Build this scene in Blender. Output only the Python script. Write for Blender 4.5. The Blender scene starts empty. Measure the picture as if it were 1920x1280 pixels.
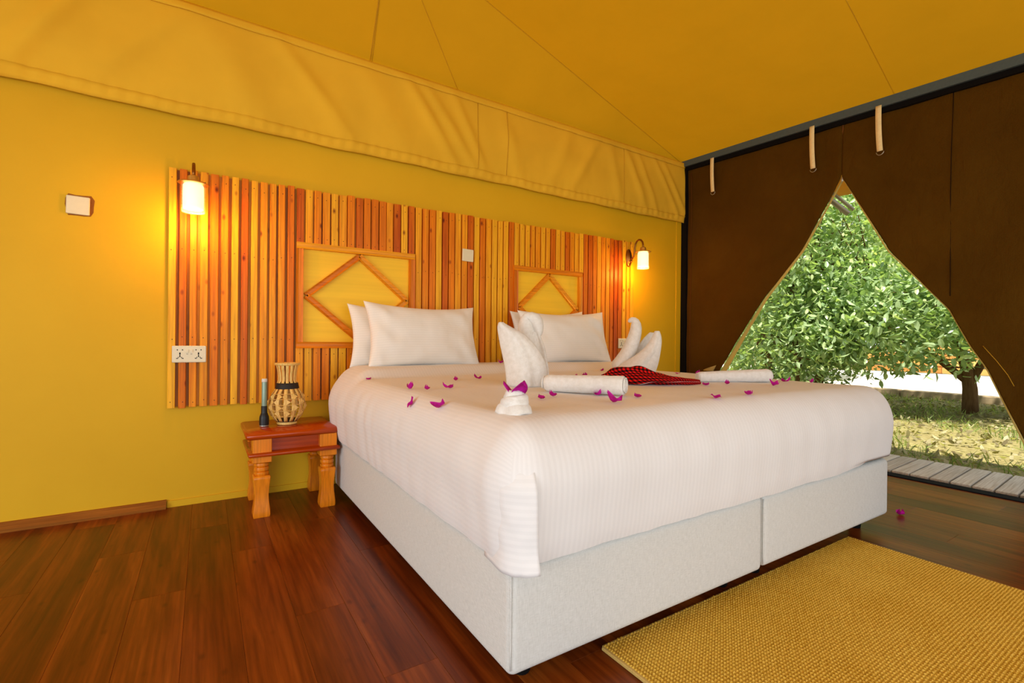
import bpy, bmesh, math, random
import numpy as np
from mathutils import Vector, Matrix, noise

# ------------------------------------------------------------------ camera
scene = bpy.context.scene
COL = scene.collection
random.seed(7)
RNG = np.random.default_rng(11)

cam_d = bpy.data.cameras.new('camera')
cam_d.sensor_width = 36.0
cam_d.lens = 17.0
cam_d.clip_start = 0.02
cam_d.clip_end = 200
cam = bpy.data.objects.new('camera', cam_d)
COL.objects.link(cam)
YAW, PITCH, ROLL = .566, -.002, .009
fw = Vector((math.sin(YAW) * math.cos(PITCH), math.cos(YAW) * math.cos(PITCH), math.sin(PITCH)))
rt = Vector((math.cos(YAW), -math.sin(YAW), 0))
up = rt.cross(fw)
r2 = rt * math.cos(ROLL) + up * math.sin(ROLL)
u2 = -rt * math.sin(ROLL) + up * math.cos(ROLL)
cam.matrix_world = Matrix(((r2.x, u2.x, -fw.x, 0), (r2.y, u2.y, -fw.y, -3.065), (r2.z, u2.z, -fw.z, .88), (0, 0, 0, 1)))
scene.camera = cam

# ------------------------------------------------------------------ light
scene.view_settings.view_transform = 'Standard'
scene.view_settings.look = 'None'
scene.view_settings.gamma = 1.0
scene.view_settings.use_curve_mapping = False
scene.view_settings.exposure = -0.35

world = bpy.data.worlds.new('sky')
scene.world = world
world.use_nodes = True
bg = world.node_tree.nodes['Background']
bg.inputs[0].default_value = (.90, .95, 1.0, 1)
bg.inputs[1].default_value = 1.25

sun_d = bpy.data.lights.new('sun', 'SUN')
sun_d.energy = 12
sun_d.angle = math.radians(1.5)
sun_d.color = (1, .93, .80)
sun = bpy.data.objects.new('sun', sun_d)
COL.objects.link(sun)
sun.rotation_euler = (math.radians(8), math.radians(-22), 0)

# daylight that falls in through the open tent front behind the camera
day_d = bpy.data.lights.new('front_opening_daylight', 'AREA')
day_d.shape = 'RECTANGLE'
day_d.size = 5.5
day_d.size_y = 1.6
day_d.energy = 70
day_d.color = (.90, .95, 1.0)
day = bpy.data.objects.new('front_opening_daylight', day_d)
COL.objects.link(day)
day.location = (.6, -4.95, .9)
day.rotation_euler = (math.radians(72), 0, 0)

# daylight that falls in through the open left side of the tent
side_d = bpy.data.lights.new('side_opening_daylight', 'AREA')
side_d.shape = 'RECTANGLE'
side_d.size = 3.0
side_d.size_y = 1.6
side_d.energy = 110
side_d.color = (.84, .93, 1.0)
side = bpy.data.objects.new('side_opening_daylight', side_d)
COL.objects.link(side)
side.location = (-3.24, -3.0, .85)
side.rotation_euler = (math.radians(66), 0, math.radians(-90))


# ------------------------------------------------------------------ helpers
def lin(r, g, b):
    f = lambda c: (c / 255) / 12.92 if c / 255 <= .04045 else ((c / 255 + .055) / 1.055) ** 2.4
    return (f(r), f(g), f(b), 1)


class MB:
    def __init__(s):
        s.v = []; s.f = []

    def add(s, vs, fs):
        o = len(s.v)
        s.v.extend([tuple(p) for p in vs])
        s.f.extend([tuple(i + o for i in f) for f in fs])
        return s

    def box(s, x0, x1, y0, y1, z0, z1):
        return s.add([(x0, y0, z0), (x1, y0, z0), (x1, y1, z0), (x0, y1, z0), (x0, y0, z1), (x1, y0, z1), (x1, y1, z1), (x0, y1, z1)],
                     [(0, 3, 2, 1), (4, 5, 6, 7), (0, 1, 5, 4), (1, 2, 6, 5), (2, 3, 7, 6), (3, 0, 4, 7)])

    def cbox(s, x0, x1, y0, y1, z0, z1, c):
        # box with chamfered edges
        vs = []
        for z, i in ((z0, c), (z0 + c, 0), (z1 - c, 0), (z1, c)):
            a = c if i == 0 else c + c * .6
            b = 0 if i == 0 else c * .9
            X0, X1, Y0, Y1 = x0 + b, x1 - b, y0 + b, y1 - b
            vs += [(X0 + a, Y0, z), (X1 - a, Y0, z), (X1, Y0 + a, z), (X1, Y1 - a, z), (X1 - a, Y1, z), (X0 + a, Y1, z), (X0, Y1 - a, z), (X0, Y0 + a, z)]
        fs = [tuple(reversed(range(8))), tuple(range(24, 32))]
        for k in range(3):
            for j in range(8):
                fs.append((k * 8 + j, k * 8 + (j + 1) % 8, k * 8 + 8 + (j + 1) % 8, k * 8 + 8 + j))
        return s.add(vs, fs)

    def lathe(s, prof, n=24, c=(0, 0, 0), cap=True):
        vs = []; fs = []
        for (r, z) in prof:
            for k in range(n):
                a = 2 * math.pi * k / n
                vs.append((c[0] + r * math.cos(a), c[1] + r * math.sin(a), c[2] + z))
        for i in range(len(prof) - 1):
            for k in range(n):
                fs.append((i * n + k, i * n + (k + 1) % n, (i + 1) * n + (k + 1) % n, (i + 1) * n + k))
        if cap:
            fs.append(tuple(reversed(range(n))))
            fs.append(tuple((len(prof) - 1) * n + k for k in range(n)))
        return s.add(vs, fs)

    def tube(s, path, rad, n=10, cap=True, flat=1.0):
        P = [Vector(p) for p in path]
        m = len(P)
        R = rad if hasattr(rad, '__len__') else [rad] * m
        vs = []; fs = []
        prev = None
        for i in range(m):
            t = (P[min(i + 1, m - 1)] - P[max(i - 1, 0)]).normalized()
            if prev is None:
                a = Vector((0, 0, 1)) if abs(t.z) < .9 else Vector((1, 0, 0))
                nrm = (a - t * a.dot(t)).normalized()
            else:
                nrm = (prev - t * prev.dot(t)).normalized()
            prev = nrm
            bn = t.cross(nrm)
            for k in range(n):
                a = 2 * math.pi * k / n
                vs.append(P[i] + (nrm * math.cos(a) * flat + bn * math.sin(a)) * R[i])
        for i in range(m - 1):
            for k in range(n):
                fs.append((i * n + k, i * n + (k + 1) % n, (i + 1) * n + (k + 1) % n, (i + 1) * n + k))
        if cap:
            fs.append(tuple(reversed(range(n))))
            fs.append(tuple((m - 1) * n + k for k in range(n)))
        return s.add(vs, fs)

    def grid(s, fn, nu, nv):
        vs = [fn(i / nu, j / nv) for j in range(nv + 1) for i in range(nu + 1)]
        fs = [(j * (nu + 1) + i, j * (nu + 1) + i + 1, (j + 1) * (nu + 1) + i + 1, (j + 1) * (nu + 1) + i) for j in range(nv) for i in range(nu)]
        return s.add(vs, fs)

    def build(s, name, mat, parent=None, smooth=False, loc=None, rot=None):
        me = bpy.data.meshes.new(name)
        me.from_pydata(s.v, [], s.f)
        me.update()
        if smooth:
            me.polygons.foreach_set('use_smooth', [True] * len(me.polygons))
        if mat:
            me.materials.append(mat)
        return link(name, me, parent, loc, rot)


def link(name, me, parent=None, loc=None, rot=None):
    o = bpy.data.objects.new(name, me)
    COL.objects.link(o)
    if parent is not None:
        o.parent = parent
    if loc is not None:
        o.location = loc
    if rot is not None:
        o.rotation_euler = rot
    return o


def empty(name, loc=(0, 0, 0), rz=0):
    o = bpy.data.objects.new(name, None)
    COL.objects.link(o)
    o.empty_display_size = .05
    o.location = loc
    o.rotation_euler = (0, 0, rz)
    return o


def tag(o, label, cat, group=None, kind=None):
    if label: o['label'] = label
    if cat: o['category'] = cat
    if group: o['group'] = group
    if kind: o['kind'] = kind
    return o


def struct(o, label=None):
    o['kind'] = 'structure'
    if label: o['label'] = label
    return o


def auto_smooth(o, ang=40):
    me = o.data
    me.polygons.foreach_set('use_smooth', [True] * len(me.polygons))
    try:
        me.set_sharp_from_angle(angle=math.radians(ang))
    except Exception:
        pass
    return o


def solid(o, t, off=0):
    m = o.modifiers.new('thick', 'SOLIDIFY'); m.thickness = t; m.offset = off
    return o


def subsurf(o, n=1):
    m = o.modifiers.new('sub', 'SUBSURF'); m.levels = n; m.render_levels = n
    return o


# ------------------------------------------------------------------ materials
class NT:
    def __init__(s, name):
        s.m = bpy.data.materials.new(name)
        s.m.use_nodes = True
        s.t = s.m.node_tree
        s.p = s.t.nodes['Principled BSDF']
        s.out = s.t.nodes['Material Output']

    def n(s, typ, **kw):
        nd = s.t.nodes.new(typ)
        for k, v in kw.items():
            if isinstance(k, str) and hasattr(nd, k) and k not in nd.inputs:
                setattr(nd, k, v)
            else:
                nd.inputs[k].default_value = v
        return nd

    def l(s, a, b):
        s.t.links.new(a, b)

    def coords(s, scale=(1, 1, 1), kind='Object', rnd=False):
        tc = s.n('ShaderNodeTexCoord')
        mp = s.n('ShaderNodeMapping')
        mp.inputs['Scale'].default_value = scale
        s.l(tc.outputs[kind], mp.inputs['Vector'])
        if rnd:
            oi = s.n('ShaderNodeObjectInfo')
            mu = s.n('ShaderNodeMath', operation='MULTIPLY'); mu.inputs[1].default_value = 97.0
            s.l(oi.outputs['Random'], mu.inputs[0])
            s.l(mu.outputs[0], mp.inputs['Location'])
        return mp.outputs[0]

    def noise(s, vec, scale, detail=4, rough=.55, dist=0):
        nd = s.n('ShaderNodeTexNoise')
        nd.inputs['Scale'].default_value = scale
        nd.inputs['Detail'].default_value = detail
        nd.inputs['Roughness'].default_value = rough
        nd.inputs['Distortion'].default_value = dist
        s.l(vec, nd.inputs['Vector'])
        return nd.outputs['Fac']

    def ramp(s, fac, stops):
        nd = s.n('ShaderNodeValToRGB')
        el = nd.color_ramp.elements
        while len(el) < len(stops): el.new(.5)
        for e, (p, c) in zip(el, stops):
            e.position = p
            e.color = c if len(c) == 4 else (*c, 1)
        s.l(fac, nd.inputs[0])
        return nd.outputs[0]

    def mix(s, fac, a, b, mode='MIX'):
        nd = s.n('ShaderNodeMix', data_type='RGBA', blend_type=mode)
        for sock, v in ((nd.inputs[0], fac), (nd.inputs[6], a), (nd.inputs[7], b)):
            if isinstance(v, (int, float)): sock.default_value = v
            elif isinstance(v, tuple): sock.default_value = v
            else: s.l(v, sock)
        return nd.outputs[2]

    def bump(s, h, strength=.3, dist=.01, normal=None):
        nd = s.n('ShaderNodeBump')
        nd.inputs['Strength'].default_value = strength
        nd.inputs['Distance'].default_value = dist
        s.l(h, nd.inputs['Height'])
        if normal is not None: s.l(normal, nd.inputs['Normal'])
        return nd.outputs[0]

    def done(s, col=None, rough=None, normal=None, spec=None, metal=None):
        if col is not None:
            if isinstance(col, tuple): s.p.inputs['Base Color'].default_value = col
            else: s.l(col, s.p.inputs['Base Color'])
        if rough is not None:
            if isinstance(rough, (int, float)): s.p.inputs['Roughness'].default_value = rough
            else: s.l(rough, s.p.inputs['Roughness'])
        if normal is not None: s.l(normal, s.p.inputs['Normal'])
        if spec is not None: s.p.inputs['Specular IOR Level'].default_value = spec
        if metal is not None: s.p.inputs['Metallic'].default_value = metal
        return s.m


def simple(name, col, rough=.5, spec=.5, metal=0, grain=0.06, gscale=60):
    t = NT(name)
    c = t.coords()
    n = t.noise(c, gscale, 3)
    d = tuple(x * (1 - grain * 2) for x in col[:3]) + (1,)
    return t.done(t.ramp(n, [(.3, d), (.7, col)]), rough, None, spec, metal)


def wood(name, stops, grain_axis, rough=.35, rnd=True, knots=.0, gs=1.0, spec=.5, bump=.15, vary=.62, cont=.55, fine_lo=(.72, .66, .6)):
    t = NT(name)
    sc = [14 * gs, 14 * gs, 14 * gs]; sc[grain_axis] = 1.3 * gs
    c = t.coords(tuple(sc), rnd=rnd)
    g1 = t.noise(c, 1.0, 5, .6, .6)
    sc2 = [90 * gs] * 3; sc2[grain_axis] = 3 * gs
    g2 = t.noise(t.coords(tuple(sc2), rnd=rnd), 1.0, 3, .6)
    oi = t.n('ShaderNodeObjectInfo')
    add = t.n('ShaderNodeMath', operation='MULTIPLY_ADD')
    t.l(g1, add.inputs[0]); add.inputs[1].default_value = cont
    sub = t.n('ShaderNodeMath', operation='MULTIPLY_ADD')
    t.l(oi.outputs['Random'], sub.inputs[0]); sub.inputs[1].default_value = vary if rnd else 0; sub.inputs[2].default_value = .505 - cont / 2 - vary / 2 if rnd else .2
    t.l(sub.outputs[0], add.inputs[2])
    col = t.ramp(add.outputs[0], stops)
    fine = t.ramp(g2, [(.35, fine_lo), (.62, (1, 1, 1))])
    col = t.mix(1.0, col, fine, 'MULTIPLY')
    if knots:
        sk = [13.0] * 3; sk[grain_axis] = 7
        vo = t.n('ShaderNodeTexVoronoi', feature='F1'); vo.inputs['Scale'].default_value = 1.0
        t.l(t.coords(tuple(sk), rnd=rnd), vo.inputs['Vector'])
        kn = t.ramp(vo.outputs['Distance'], [(.04, (.16, .06, .02)), (.085, (.55, .38, .25)), (.15, (1, 1, 1))])
        col = t.mix(knots, col, kn, 'MULTIPLY')
    return t.done(col, rough, t.bump(g2, bump, .002), spec)


def canvas(name, col, transl=.0, scale=1.0, tint=None):
    t = NT(name)
    c = t.coords()
    w1 = t.n('ShaderNodeTexWave', bands_direction='X'); w1.inputs['Scale'].default_value = 170 * scale
    w2 = t.n('ShaderNodeTexWave', bands_direction='Z'); w2.inputs['Scale'].default_value = 170 * scale
    t.l(c, w1.inputs[0]); t.l(c, w2.inputs[0])
    nz = t.noise(c, 2.2, 4)
    d = tuple(x * .86 for x in col[:3]) + (1,)
    cc = t.ramp(nz, [(.3, d), (.75, col)])
    ad = t.n('ShaderNodeMath', operation='ADD'); t.l(w1.outputs[1], ad.inputs[0]); t.l(w2.outputs[1], ad.inputs[1])
    m = t.done(cc, .85, t.bump(ad.outputs[0], .06, .001), .15)
    if transl:
        tr = t.n('ShaderNodeBsdfTranslucent')
        tr.inputs[0].default_value = tint
        mx = t.n('ShaderNodeMixShader'); mx.inputs[0].default_value = transl
        t.l(t.p.outputs[0], mx.inputs[1]); t.l(tr.outputs[0], mx.inputs[2])
        t.l(mx.outputs[0], t.out.inputs[0])
    return m


M = {}
# painted plaster wall
t = NT('ochre_plaster')
c = t.coords()
n1 = t.noise(c, 1.3, 5); n2 = t.noise(c, 38, 5, .6)
cc = t.ramp(n1, [(.3, lin(214, 166, 12)), (.7, lin(223, 176, 20))])
M['wall'] = t.done(cc, .62, t.bump(n2, .16, .004), .3)
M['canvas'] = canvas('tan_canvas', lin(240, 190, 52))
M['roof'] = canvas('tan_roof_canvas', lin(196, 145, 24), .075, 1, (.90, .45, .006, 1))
M['eave'] = canvas('eave_canvas', lin(214, 170, 80), .3, 1, (.8, .5, .12, 1))
M['binding'] = canvas('olive_binding', lin(226, 206, 130), .5, 1, (.85, .72, .30, 1))
M['seam'] = simple('canvas_seam', lin(204, 156, 44), .9, .1)
M['slat'] = wood('cedar_slat', [(.02, lin(128, 44, 2)), (.16, lin(204, 92, 4)), (.45, lin(244, 140, 10)), (.75, lin(255, 188, 36))], 2, .42, True, .9, 1.0, .22)
M['backing'] = wood('backing_board', [(.1, lin(110, 60, 8)), (.5, lin(196, 130, 24)), (.9, lin(224, 164, 44))], 2, .6, True, .4)
M['moulding'] = wood('orange_moulding', [(.05, lin(190, 84, 4)), (.4, lin(238, 138, 14)), (.9, lin(252, 176, 36))], 0, .4, True, .2, 1.0, .25)
M['moulding_v'] = wood('orange_moulding_upright', [(.05, lin(190, 84, 4)), (.4, lin(238, 138, 14)), (.9, lin(252, 176, 36))], 2, .4, True, .2, 1.0, .25)
M['ply'] = wood('pale_plywood', [(.1, lin(250, 194, 34)), (.5, lin(255, 208, 48)), (.9, lin(255, 220, 84))], 0, .5, False, 0, .35, .3, .05, 0, .5, (.92, .91, .88))
M['nail'] = simple('nail_head', lin(80, 40, 20), .4, .5, .6)
M['table'] = wood('red_brown_table', [(.05, lin(120, 30, 2)), (.45, lin(182, 66, 8)), (.9, lin(206, 96, 18))], 0, .16, False, 0, 1.0, .4)
M['table_leg'] = wood('orange_table_leg', [(.05, lin(206, 92, 6)), (.45, lin(240, 138, 22)), (.9, lin(252, 168, 44))], 2, .28, False, 0, 1.0, .35)
M['plank'] = wood('dark_floor_plank', [(.12, lin(70, 24, 3)), (.34, lin(98, 39, 5)), (.54, lin(128, 58, 12)), (.82, lin(162, 86, 26))], 1, .30, True, .5, .8, .25, .06, .24, .95, (.60, .52, .46))
M['groove'] = simple('plank_groove', lin(64, 28, 8), .8, .1)
M['skirting'] = wood('brown_skirting', [(.05, lin(104, 56, 14)), (.5, lin(156, 94, 28)), (.9, lin(180, 116, 44))], 0, .7, False, 0, 1.0, .12)
M['deck'] = wood('grey_deck_board', [(.05, lin(170, 162, 148)), (.5, lin(202, 196, 182)), (.9, lin(222, 218, 206))], 0, .75, True, 0, 1.2)
M['black'] = simple('black_metal', lin(18, 16, 16), .85, .08)
M['steel'] = simple('grey_beam_steel', lin(78, 92, 96), .5, .3, 0)
M['galv'] = simple('galvanised_pole', lin(176, 172, 164), .4, .5, .5)
M['white_plastic'] = simple('cream_plastic', lin(232, 222, 188), .35, .5, 0, .02)
M['hole'] = simple('socket_slot', lin(24, 18, 14), .6, .2)
M['bronze'] = simple('antique_bronze', lin(150, 96, 40), .28, .5, .85)
M['brass'] = simple('brass_cap', lin(214, 160, 70), .3, .5, .7)
M['webbing'] = simple('cream_webbing', lin(246, 224, 170), .85, .1)
M['wire'] = simple('ring_metal', lin(190, 186, 176), .3, .5, .8)
M['cane'] = wood('cane_strip', [(.05, lin(226, 172, 80)), (.5, lin(246, 204, 116)), (.9, lin(254, 222, 146))], 2, .45, False, 0, 3, .3)
M['dark_band'] = simple('dark_cane_band', lin(46, 36, 28), .6, .3, 0, .15, 120)
M['torch_body'] = simple('sage_aluminium', lin(138, 160, 140), .35, .5, .35)
M['torch_black'] = simple('black_plastic', lin(20, 20, 22), .4, .4)
M['torch_cap'] = simple('white_cap', lin(220, 216, 206), .4, .4)

# linen of the bed base
t = NT('cream_linen')
c = t.coords()
a = t.noise(t.coords((55, 55, 900)), 1, 3); b = t.noise(t.coords((900, 900, 55)), 1, 3)
s_ = t.n('ShaderNodeMath', operation='ADD'); t.l(a, s_.inputs[0]); t.l(b, s_.inputs[1])
hf = t.n('ShaderNodeMath', operation='MULTIPLY'); t.l(s_.outputs[0], hf.inputs[0]); hf.inputs[1].default_value = .5
M['linen'] = t.done(t.ramp(hf.outputs[0], [(.36, lin(196, 194, 186)), (.62, lin(220, 218, 211))]), .9, t.bump(hf.outputs[0], .3, .002), .1)

# satin-striped white cotton, stripes follow the cloth (UV.x)
def cotton(name, pitch, col=lin(230, 227, 224), coord='UV', axis='X'):
    t = NT(name)
    tc = t.n('ShaderNodeTexCoord')
    w = t.n('ShaderNodeTexWave', bands_direction=axis); w.inputs['Scale'].default_value = 1 / pitch * .314; w.inputs['Distortion'].default_value = .25
    t.l(tc.outputs[coord], w.inputs[0])
    d = tuple(x * .965 for x in col[:3]) + (1,)
    cc = t.ramp(w.outputs[1], [(.35, d), (.65, col)])
    rr = t.ramp(w.outputs[1], [(.35, (.75, .75, .75)), (.65, (.5, .5, .5))])
    nz = t.noise(t.coords(), 9, 4, .5, .6)
    nb = t.bump(w.outputs[1], .028, .004)
    nb = t.bump(nz, .22, .012, nb)
    m = t.done(cc, rr, nb, .2)
    t.p.inputs['Sheen Weight'].default_value = .15
    return m
M['duvet'] = cotton('striped_white_duvet', .017)
M['pillow'] = cotton('striped_white_pillow', .014, lin(240, 235, 226), 'Object', 'Z')

t = NT('white_terry')
nz = t.noise(t.coords(), 420, 3, .7); n2 = t.noise(t.coords(), 60, 3)
M['terry'] = t.done(t.ramp(n2, [(.3, lin(232, 228, 220)), (.7, lin(246, 243, 238))]), .95, t.bump(nz, .7, .004), .05)
t.p.inputs['Sheen Weight'].default_value = .4

# red and black check with thin white lines
t = NT('red_black_check')
tc = t.n('ShaderNodeTexCoord')
def stripe(axis, pitch, lo, sf=.03):
    w = t.n('ShaderNodeTexWave', bands_direction=axis, wave_profile='SIN'); w.inputs['Scale'].default_value = .314 / pitch
    t.l(tc.outputs['UV'], w.inputs[0])
    return t.ramp(w.outputs[1], [(lo - sf, (0, 0, 0)), (min(1, lo + sf), (1, 1, 1))])
sx, sy = stripe('X', .019, .5), stripe('Y', .019, .5)
av = t.mix(.5, sx, sy)
cc = t.ramp(av, [(.2, lin(232, 26, 22)), (.45, lin(120, 10, 12)), (.55, lin(110, 10, 12)), (.8, lin(18, 10, 12))])
lx, ly = stripe('X', .15, .996, .003), stripe('Y', .17, .997, .002)
mxw = t.mix(.8, (0, 0, 0, 1), ly, 'ADD')
cc = t.mix(mxw, cc, lin(236, 220, 214))
M['check'] = t.done(cc, .85, t.bump(t.noise(t.coords(), 260, 2), .3, .002), .1)

t = NT('magenta_petal')
nz = t.noise(t.coords((60, 60, 60), rnd=True), 1, 3)
M['petal'] = t.done(t.ramp(nz, [(.3, lin(168, 10, 128)), (.7, lin(214, 30, 178))]), .6, None, .2)
tr = t.n('ShaderNodeBsdfTranslucent'); tr.inputs[0].default_value = (.6, .02, .35, 1)
mx = t.n('ShaderNodeMixShader'); mx.inputs[0].default_value = .3
t.l(t.p.outputs[0], mx.inputs[1]); t.l(tr.outputs[0], mx.inputs[2]); t.l(mx.outputs[0], t.out.inputs[0])

# dark shade net of the tent wall
t = NT('brown_shade_net')
c = t.coords()
nz = t.noise(c, 2.0, 5, .6, .4)
w1 = t.n('ShaderNodeTexWave', bands_direction='Y'); w1.inputs['Scale'].default_value = 60
w2 = t.n('ShaderNodeTexWave', bands_direction='Z'); w2.inputs['Scale'].default_value = 60
for w in (w1, w2): w.inputs['Distortion'].default_value = .6; t.l(c, w.inputs[0])
ad = t.n('ShaderNodeMath', operation='ADD'); t.l(w1.outputs[1], ad.inputs[0]); t.l(w2.outputs[1], ad.inputs[1])
wr_ = t.noise(t.coords((1, 9, 5)), 1.6, 5, .65, 1.2)
t.done(t.ramp(nz, [(.3, lin(76, 50, 10)), (.7, lin(88, 60, 14))]), .95, t.bump(wr_, .55, .02, t.bump(ad.outputs[0], .35, .003)), .03)
trn = t.n('ShaderNodeBsdfTransparent')
mx = t.n('ShaderNodeMixShader')
t.l(t.ramp(t.noise(c, 1.1, 3), [(.35, (.006, .006, .006)), (.75, (.03, .03, .03))]), mx.inputs[0])
t.l(t.p.outputs[0], mx.inputs[1]); t.l(trn.outputs[0], mx.inputs[2]); t.l(mx.outputs[0], t.out.inputs[0])
M['net'] = t.m

# sisal rug
t = NT('golden_sisal')
c = t.coords()
w = t.n('ShaderNodeTexWave', bands_direction='Y'); w.inputs['Scale'].default_value = .314 / .009; w.inputs['Distortion'].default_value = 3.0; w.inputs['Detail Scale'].default_value = 12
t.l(c, w.inputs[0])
n1 = t.noise(c, 130, 4, .7); n2 = t.noise(c, 3.0, 3)
av = t.mix(.5, n1, w.outputs[1])
cc = t.ramp(av, [(.25, lin(164, 114, 22)), (.5, lin(238, 182, 58)), (.8, lin(255, 216, 104))])
cc = t.mix(.25, cc, t.ramp(n2, [(.35, lin(206, 152, 40)), (.7, lin(246, 204, 90))]))
M['sisal'] = t.done(cc, .95, t.bump(av, .8, .006), .05)

# lit glass of the wall lamps
t = NT('lit_frosted_glass')
t.p.inputs['Emission Color'].default_value = (1, .70, .30, 1)
t.p.inputs['Emission Strength'].default_value = 2.6
M['shade'] = t.done((.95, .9, .75, 1), .4)
t = NT('bulb_glow')
t.p.inputs['Emission Color'].default_value = (1, .85, .55, 1)
t.p.inputs['Emission Strength'].default_value = 10
M['bulb'] = t.done((1, .95, .8, 1), .4)
t = NT('clear_glass')
t.p.inputs['Alpha'].default_value = .16
M['glass'] = t.done((1, .93, .75, 1), .05, None, .6)

# outdoors
def leafmat(name, a, b, d, gl=.35):
    t = NT(name)
    gi = t.n('ShaderNodeNewGeometry')
    col = t.ramp(gi.outputs['Random Per Island'], [(0, a), (.5, b), (1, d)])
    m = t.done(col, gl, None, .6)
    tr = t.n('ShaderNodeBsdfTranslucent'); t.l(t.mix(1.0, col, (1.0, 1.15, .40, 1), 'MULTIPLY'), tr.inputs[0])
    mx = t.n('ShaderNodeMixShader'); mx.inputs[0].default_value = .42
    t.l(t.p.outputs[0], mx.inputs[1]); t.l(tr.outputs[0], mx.inputs[2]); t.l(mx.outputs[0], t.out.inputs[0])
    return m
M['leaf'] = leafmat('glossy_leaf', lin(128, 156, 112), lin(164, 188, 142), lin(202, 216, 160), .25)
M['leaf_far'] = leafmat('far_leaf', lin(150, 172, 116), lin(182, 200, 132), lin(212, 222, 150), .5)
M['litter'] = leafmat('dry_leaf', lin(104, 90, 56), lin(146, 136, 96), lin(196, 186, 150), .7)
M['grass'] = leafmat('grass_blade', lin(100, 124, 60), lin(136, 154, 78), lin(170, 184, 104), .6)
M['bark'] = wood('brown_bark', [(.1, lin(84, 62, 40)), (.5, lin(126, 98, 66)), (.9, lin(160, 132, 96))], 2, .9, False, 0, 1.0, .1, .6)
t = NT('leafy_soil')
c = t.coords()
n1 = t.noise(c, 2.2, 6, .65); n2 = t.noise(c, 24, 5, .7)
M['soil'] = t.done(t.mix(.5, t.ramp(n1, [(.3, lin(112, 100, 60)), (.6, lin(138, 136, 78)), (.8, lin(164, 154, 108))]), t.ramp(n2, [(.3, lin(92, 76, 44)), (.7, lin(190, 176, 130))])), .95, t.bump(n2, .6, .03), .05)
t = NT('pale_road')
n2 = t.noise(t.coords(), 9, 5, .7)
M['road'] = t.done(t.ramp(n2, [(.3, lin(206, 196, 182)), (.7, lin(228, 222, 212))]), .9, None, .1)
M['kerb'] = simple('kerb_stone', lin(172, 152, 122), .9, .1, 0, .14, 12)
M['fence'] = wood('orange_fence_board', [(.1, lin(190, 120, 50)), (.5, lin(222, 156, 80)), (.9, lin(236, 184, 110))], 1, .7, True, 0)

# ------------------------------------------------------------------ setting
XR = 3.88          # plane of the net wall
YF = -4.9          # open tent front
XL = -3.2

# floor of separate planks
floor = struct(MB().box(XL, XR + .02, YF, 0.02, -.12, -.006).build('floor', M['groove']))
pw, pl = .15, 1.26
pm = {}
i = 0
x = XL
while x < XR - .01:
    w_ = min(pw, XR - x)
    off = [0, .62, .25, .88, .46][i % 5]
    y = .0 + off - .38
    y1 = y
    segs = []
    yy = -1.03 + off
    k0 = yy
    while k0 < 0: k0 += pl
    a = 0.0
    b = k0 - pl
    while a > YF:
        segs.append((a, max(b, YF)))
        a = b; b -= pl
    for (a, b) in segs:
        L = a - b
        if L < .02: continue
        key = (round(L, 3), round(w_, 3))
        if key not in pm:
            mb = MB(); g = .0002; c_ = .0006
            X, Y = w_ / 2 - g, L / 2 - g
            mb.add([(-X, -Y, -.006), (X, -Y, -.006), (X, Y, -.006), (-X, Y, -.006), (-X, -Y, -c_), (X, -Y, -c_), (X, Y, -c_), (-X, Y, -c_),
                    (-X + c_, -Y + c_, 0), (X - c_, -Y + c_, 0), (X - c_, Y - c_, 0), (-X + c_, Y - c_, 0)],
                   [(0, 1, 5, 4), (1, 2, 6, 5), (2, 3, 7, 6), (3, 0, 4, 7), (4, 5, 9, 8), (5, 6, 10, 9), (6, 7, 11, 10), (7, 4, 8, 11), (8, 9, 10, 11)])
            me = bpy.data.meshes.new('plank'); me.from_pydata(mb.v, [], mb.f); me.update(); me.materials.append(M['plank'])
            pm[key] = me
        link('plank', pm[key], floor, (x + w_ / 2, (a + b) / 2, 0))
    x += pw; i += 1

# masonry wall behind the bed
wall = struct(MB().box(XL, XR - .02, .0, .12, -.1, 2.6).build('wall_back', M['wall']))
struct(MB().box(XR - .085, XR - .02, -.006, .0, 0, 2.03).build('trim_1', M['wall']), 'narrow painted strip at the end of the ochre wall')
struct(MB().box(-.158, XR - .09, -.008, .0, 0, .034).build('trim_2', M['wall']), 'thin plaster ledge along the foot of the ochre wall')
bb = MB()
bb.add([(XL, 0, 0), (XL, -.03, 0), (XL, -.03, .014), (XL, -.022, .026), (XL, -.012, .042), (XL, 0, .042),
        (-.162, 0, 0), (-.162, -.03, 0), (-.162, -.03, .014), (-.162, -.022, .026), (-.162, -.012, .042), (-.162, 0, .042)],
       [(0, 1, 2, 3, 4, 5), (11, 10, 9, 8, 7, 6)] + [(k, k + 6, (k + 1) % 6 + 6, (k + 1) % 6) for k in range(6)])
struct(bb.build('baseboard_back', M['skirting']), 'short run of brown wooden skirting left of the nightstand')

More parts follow.
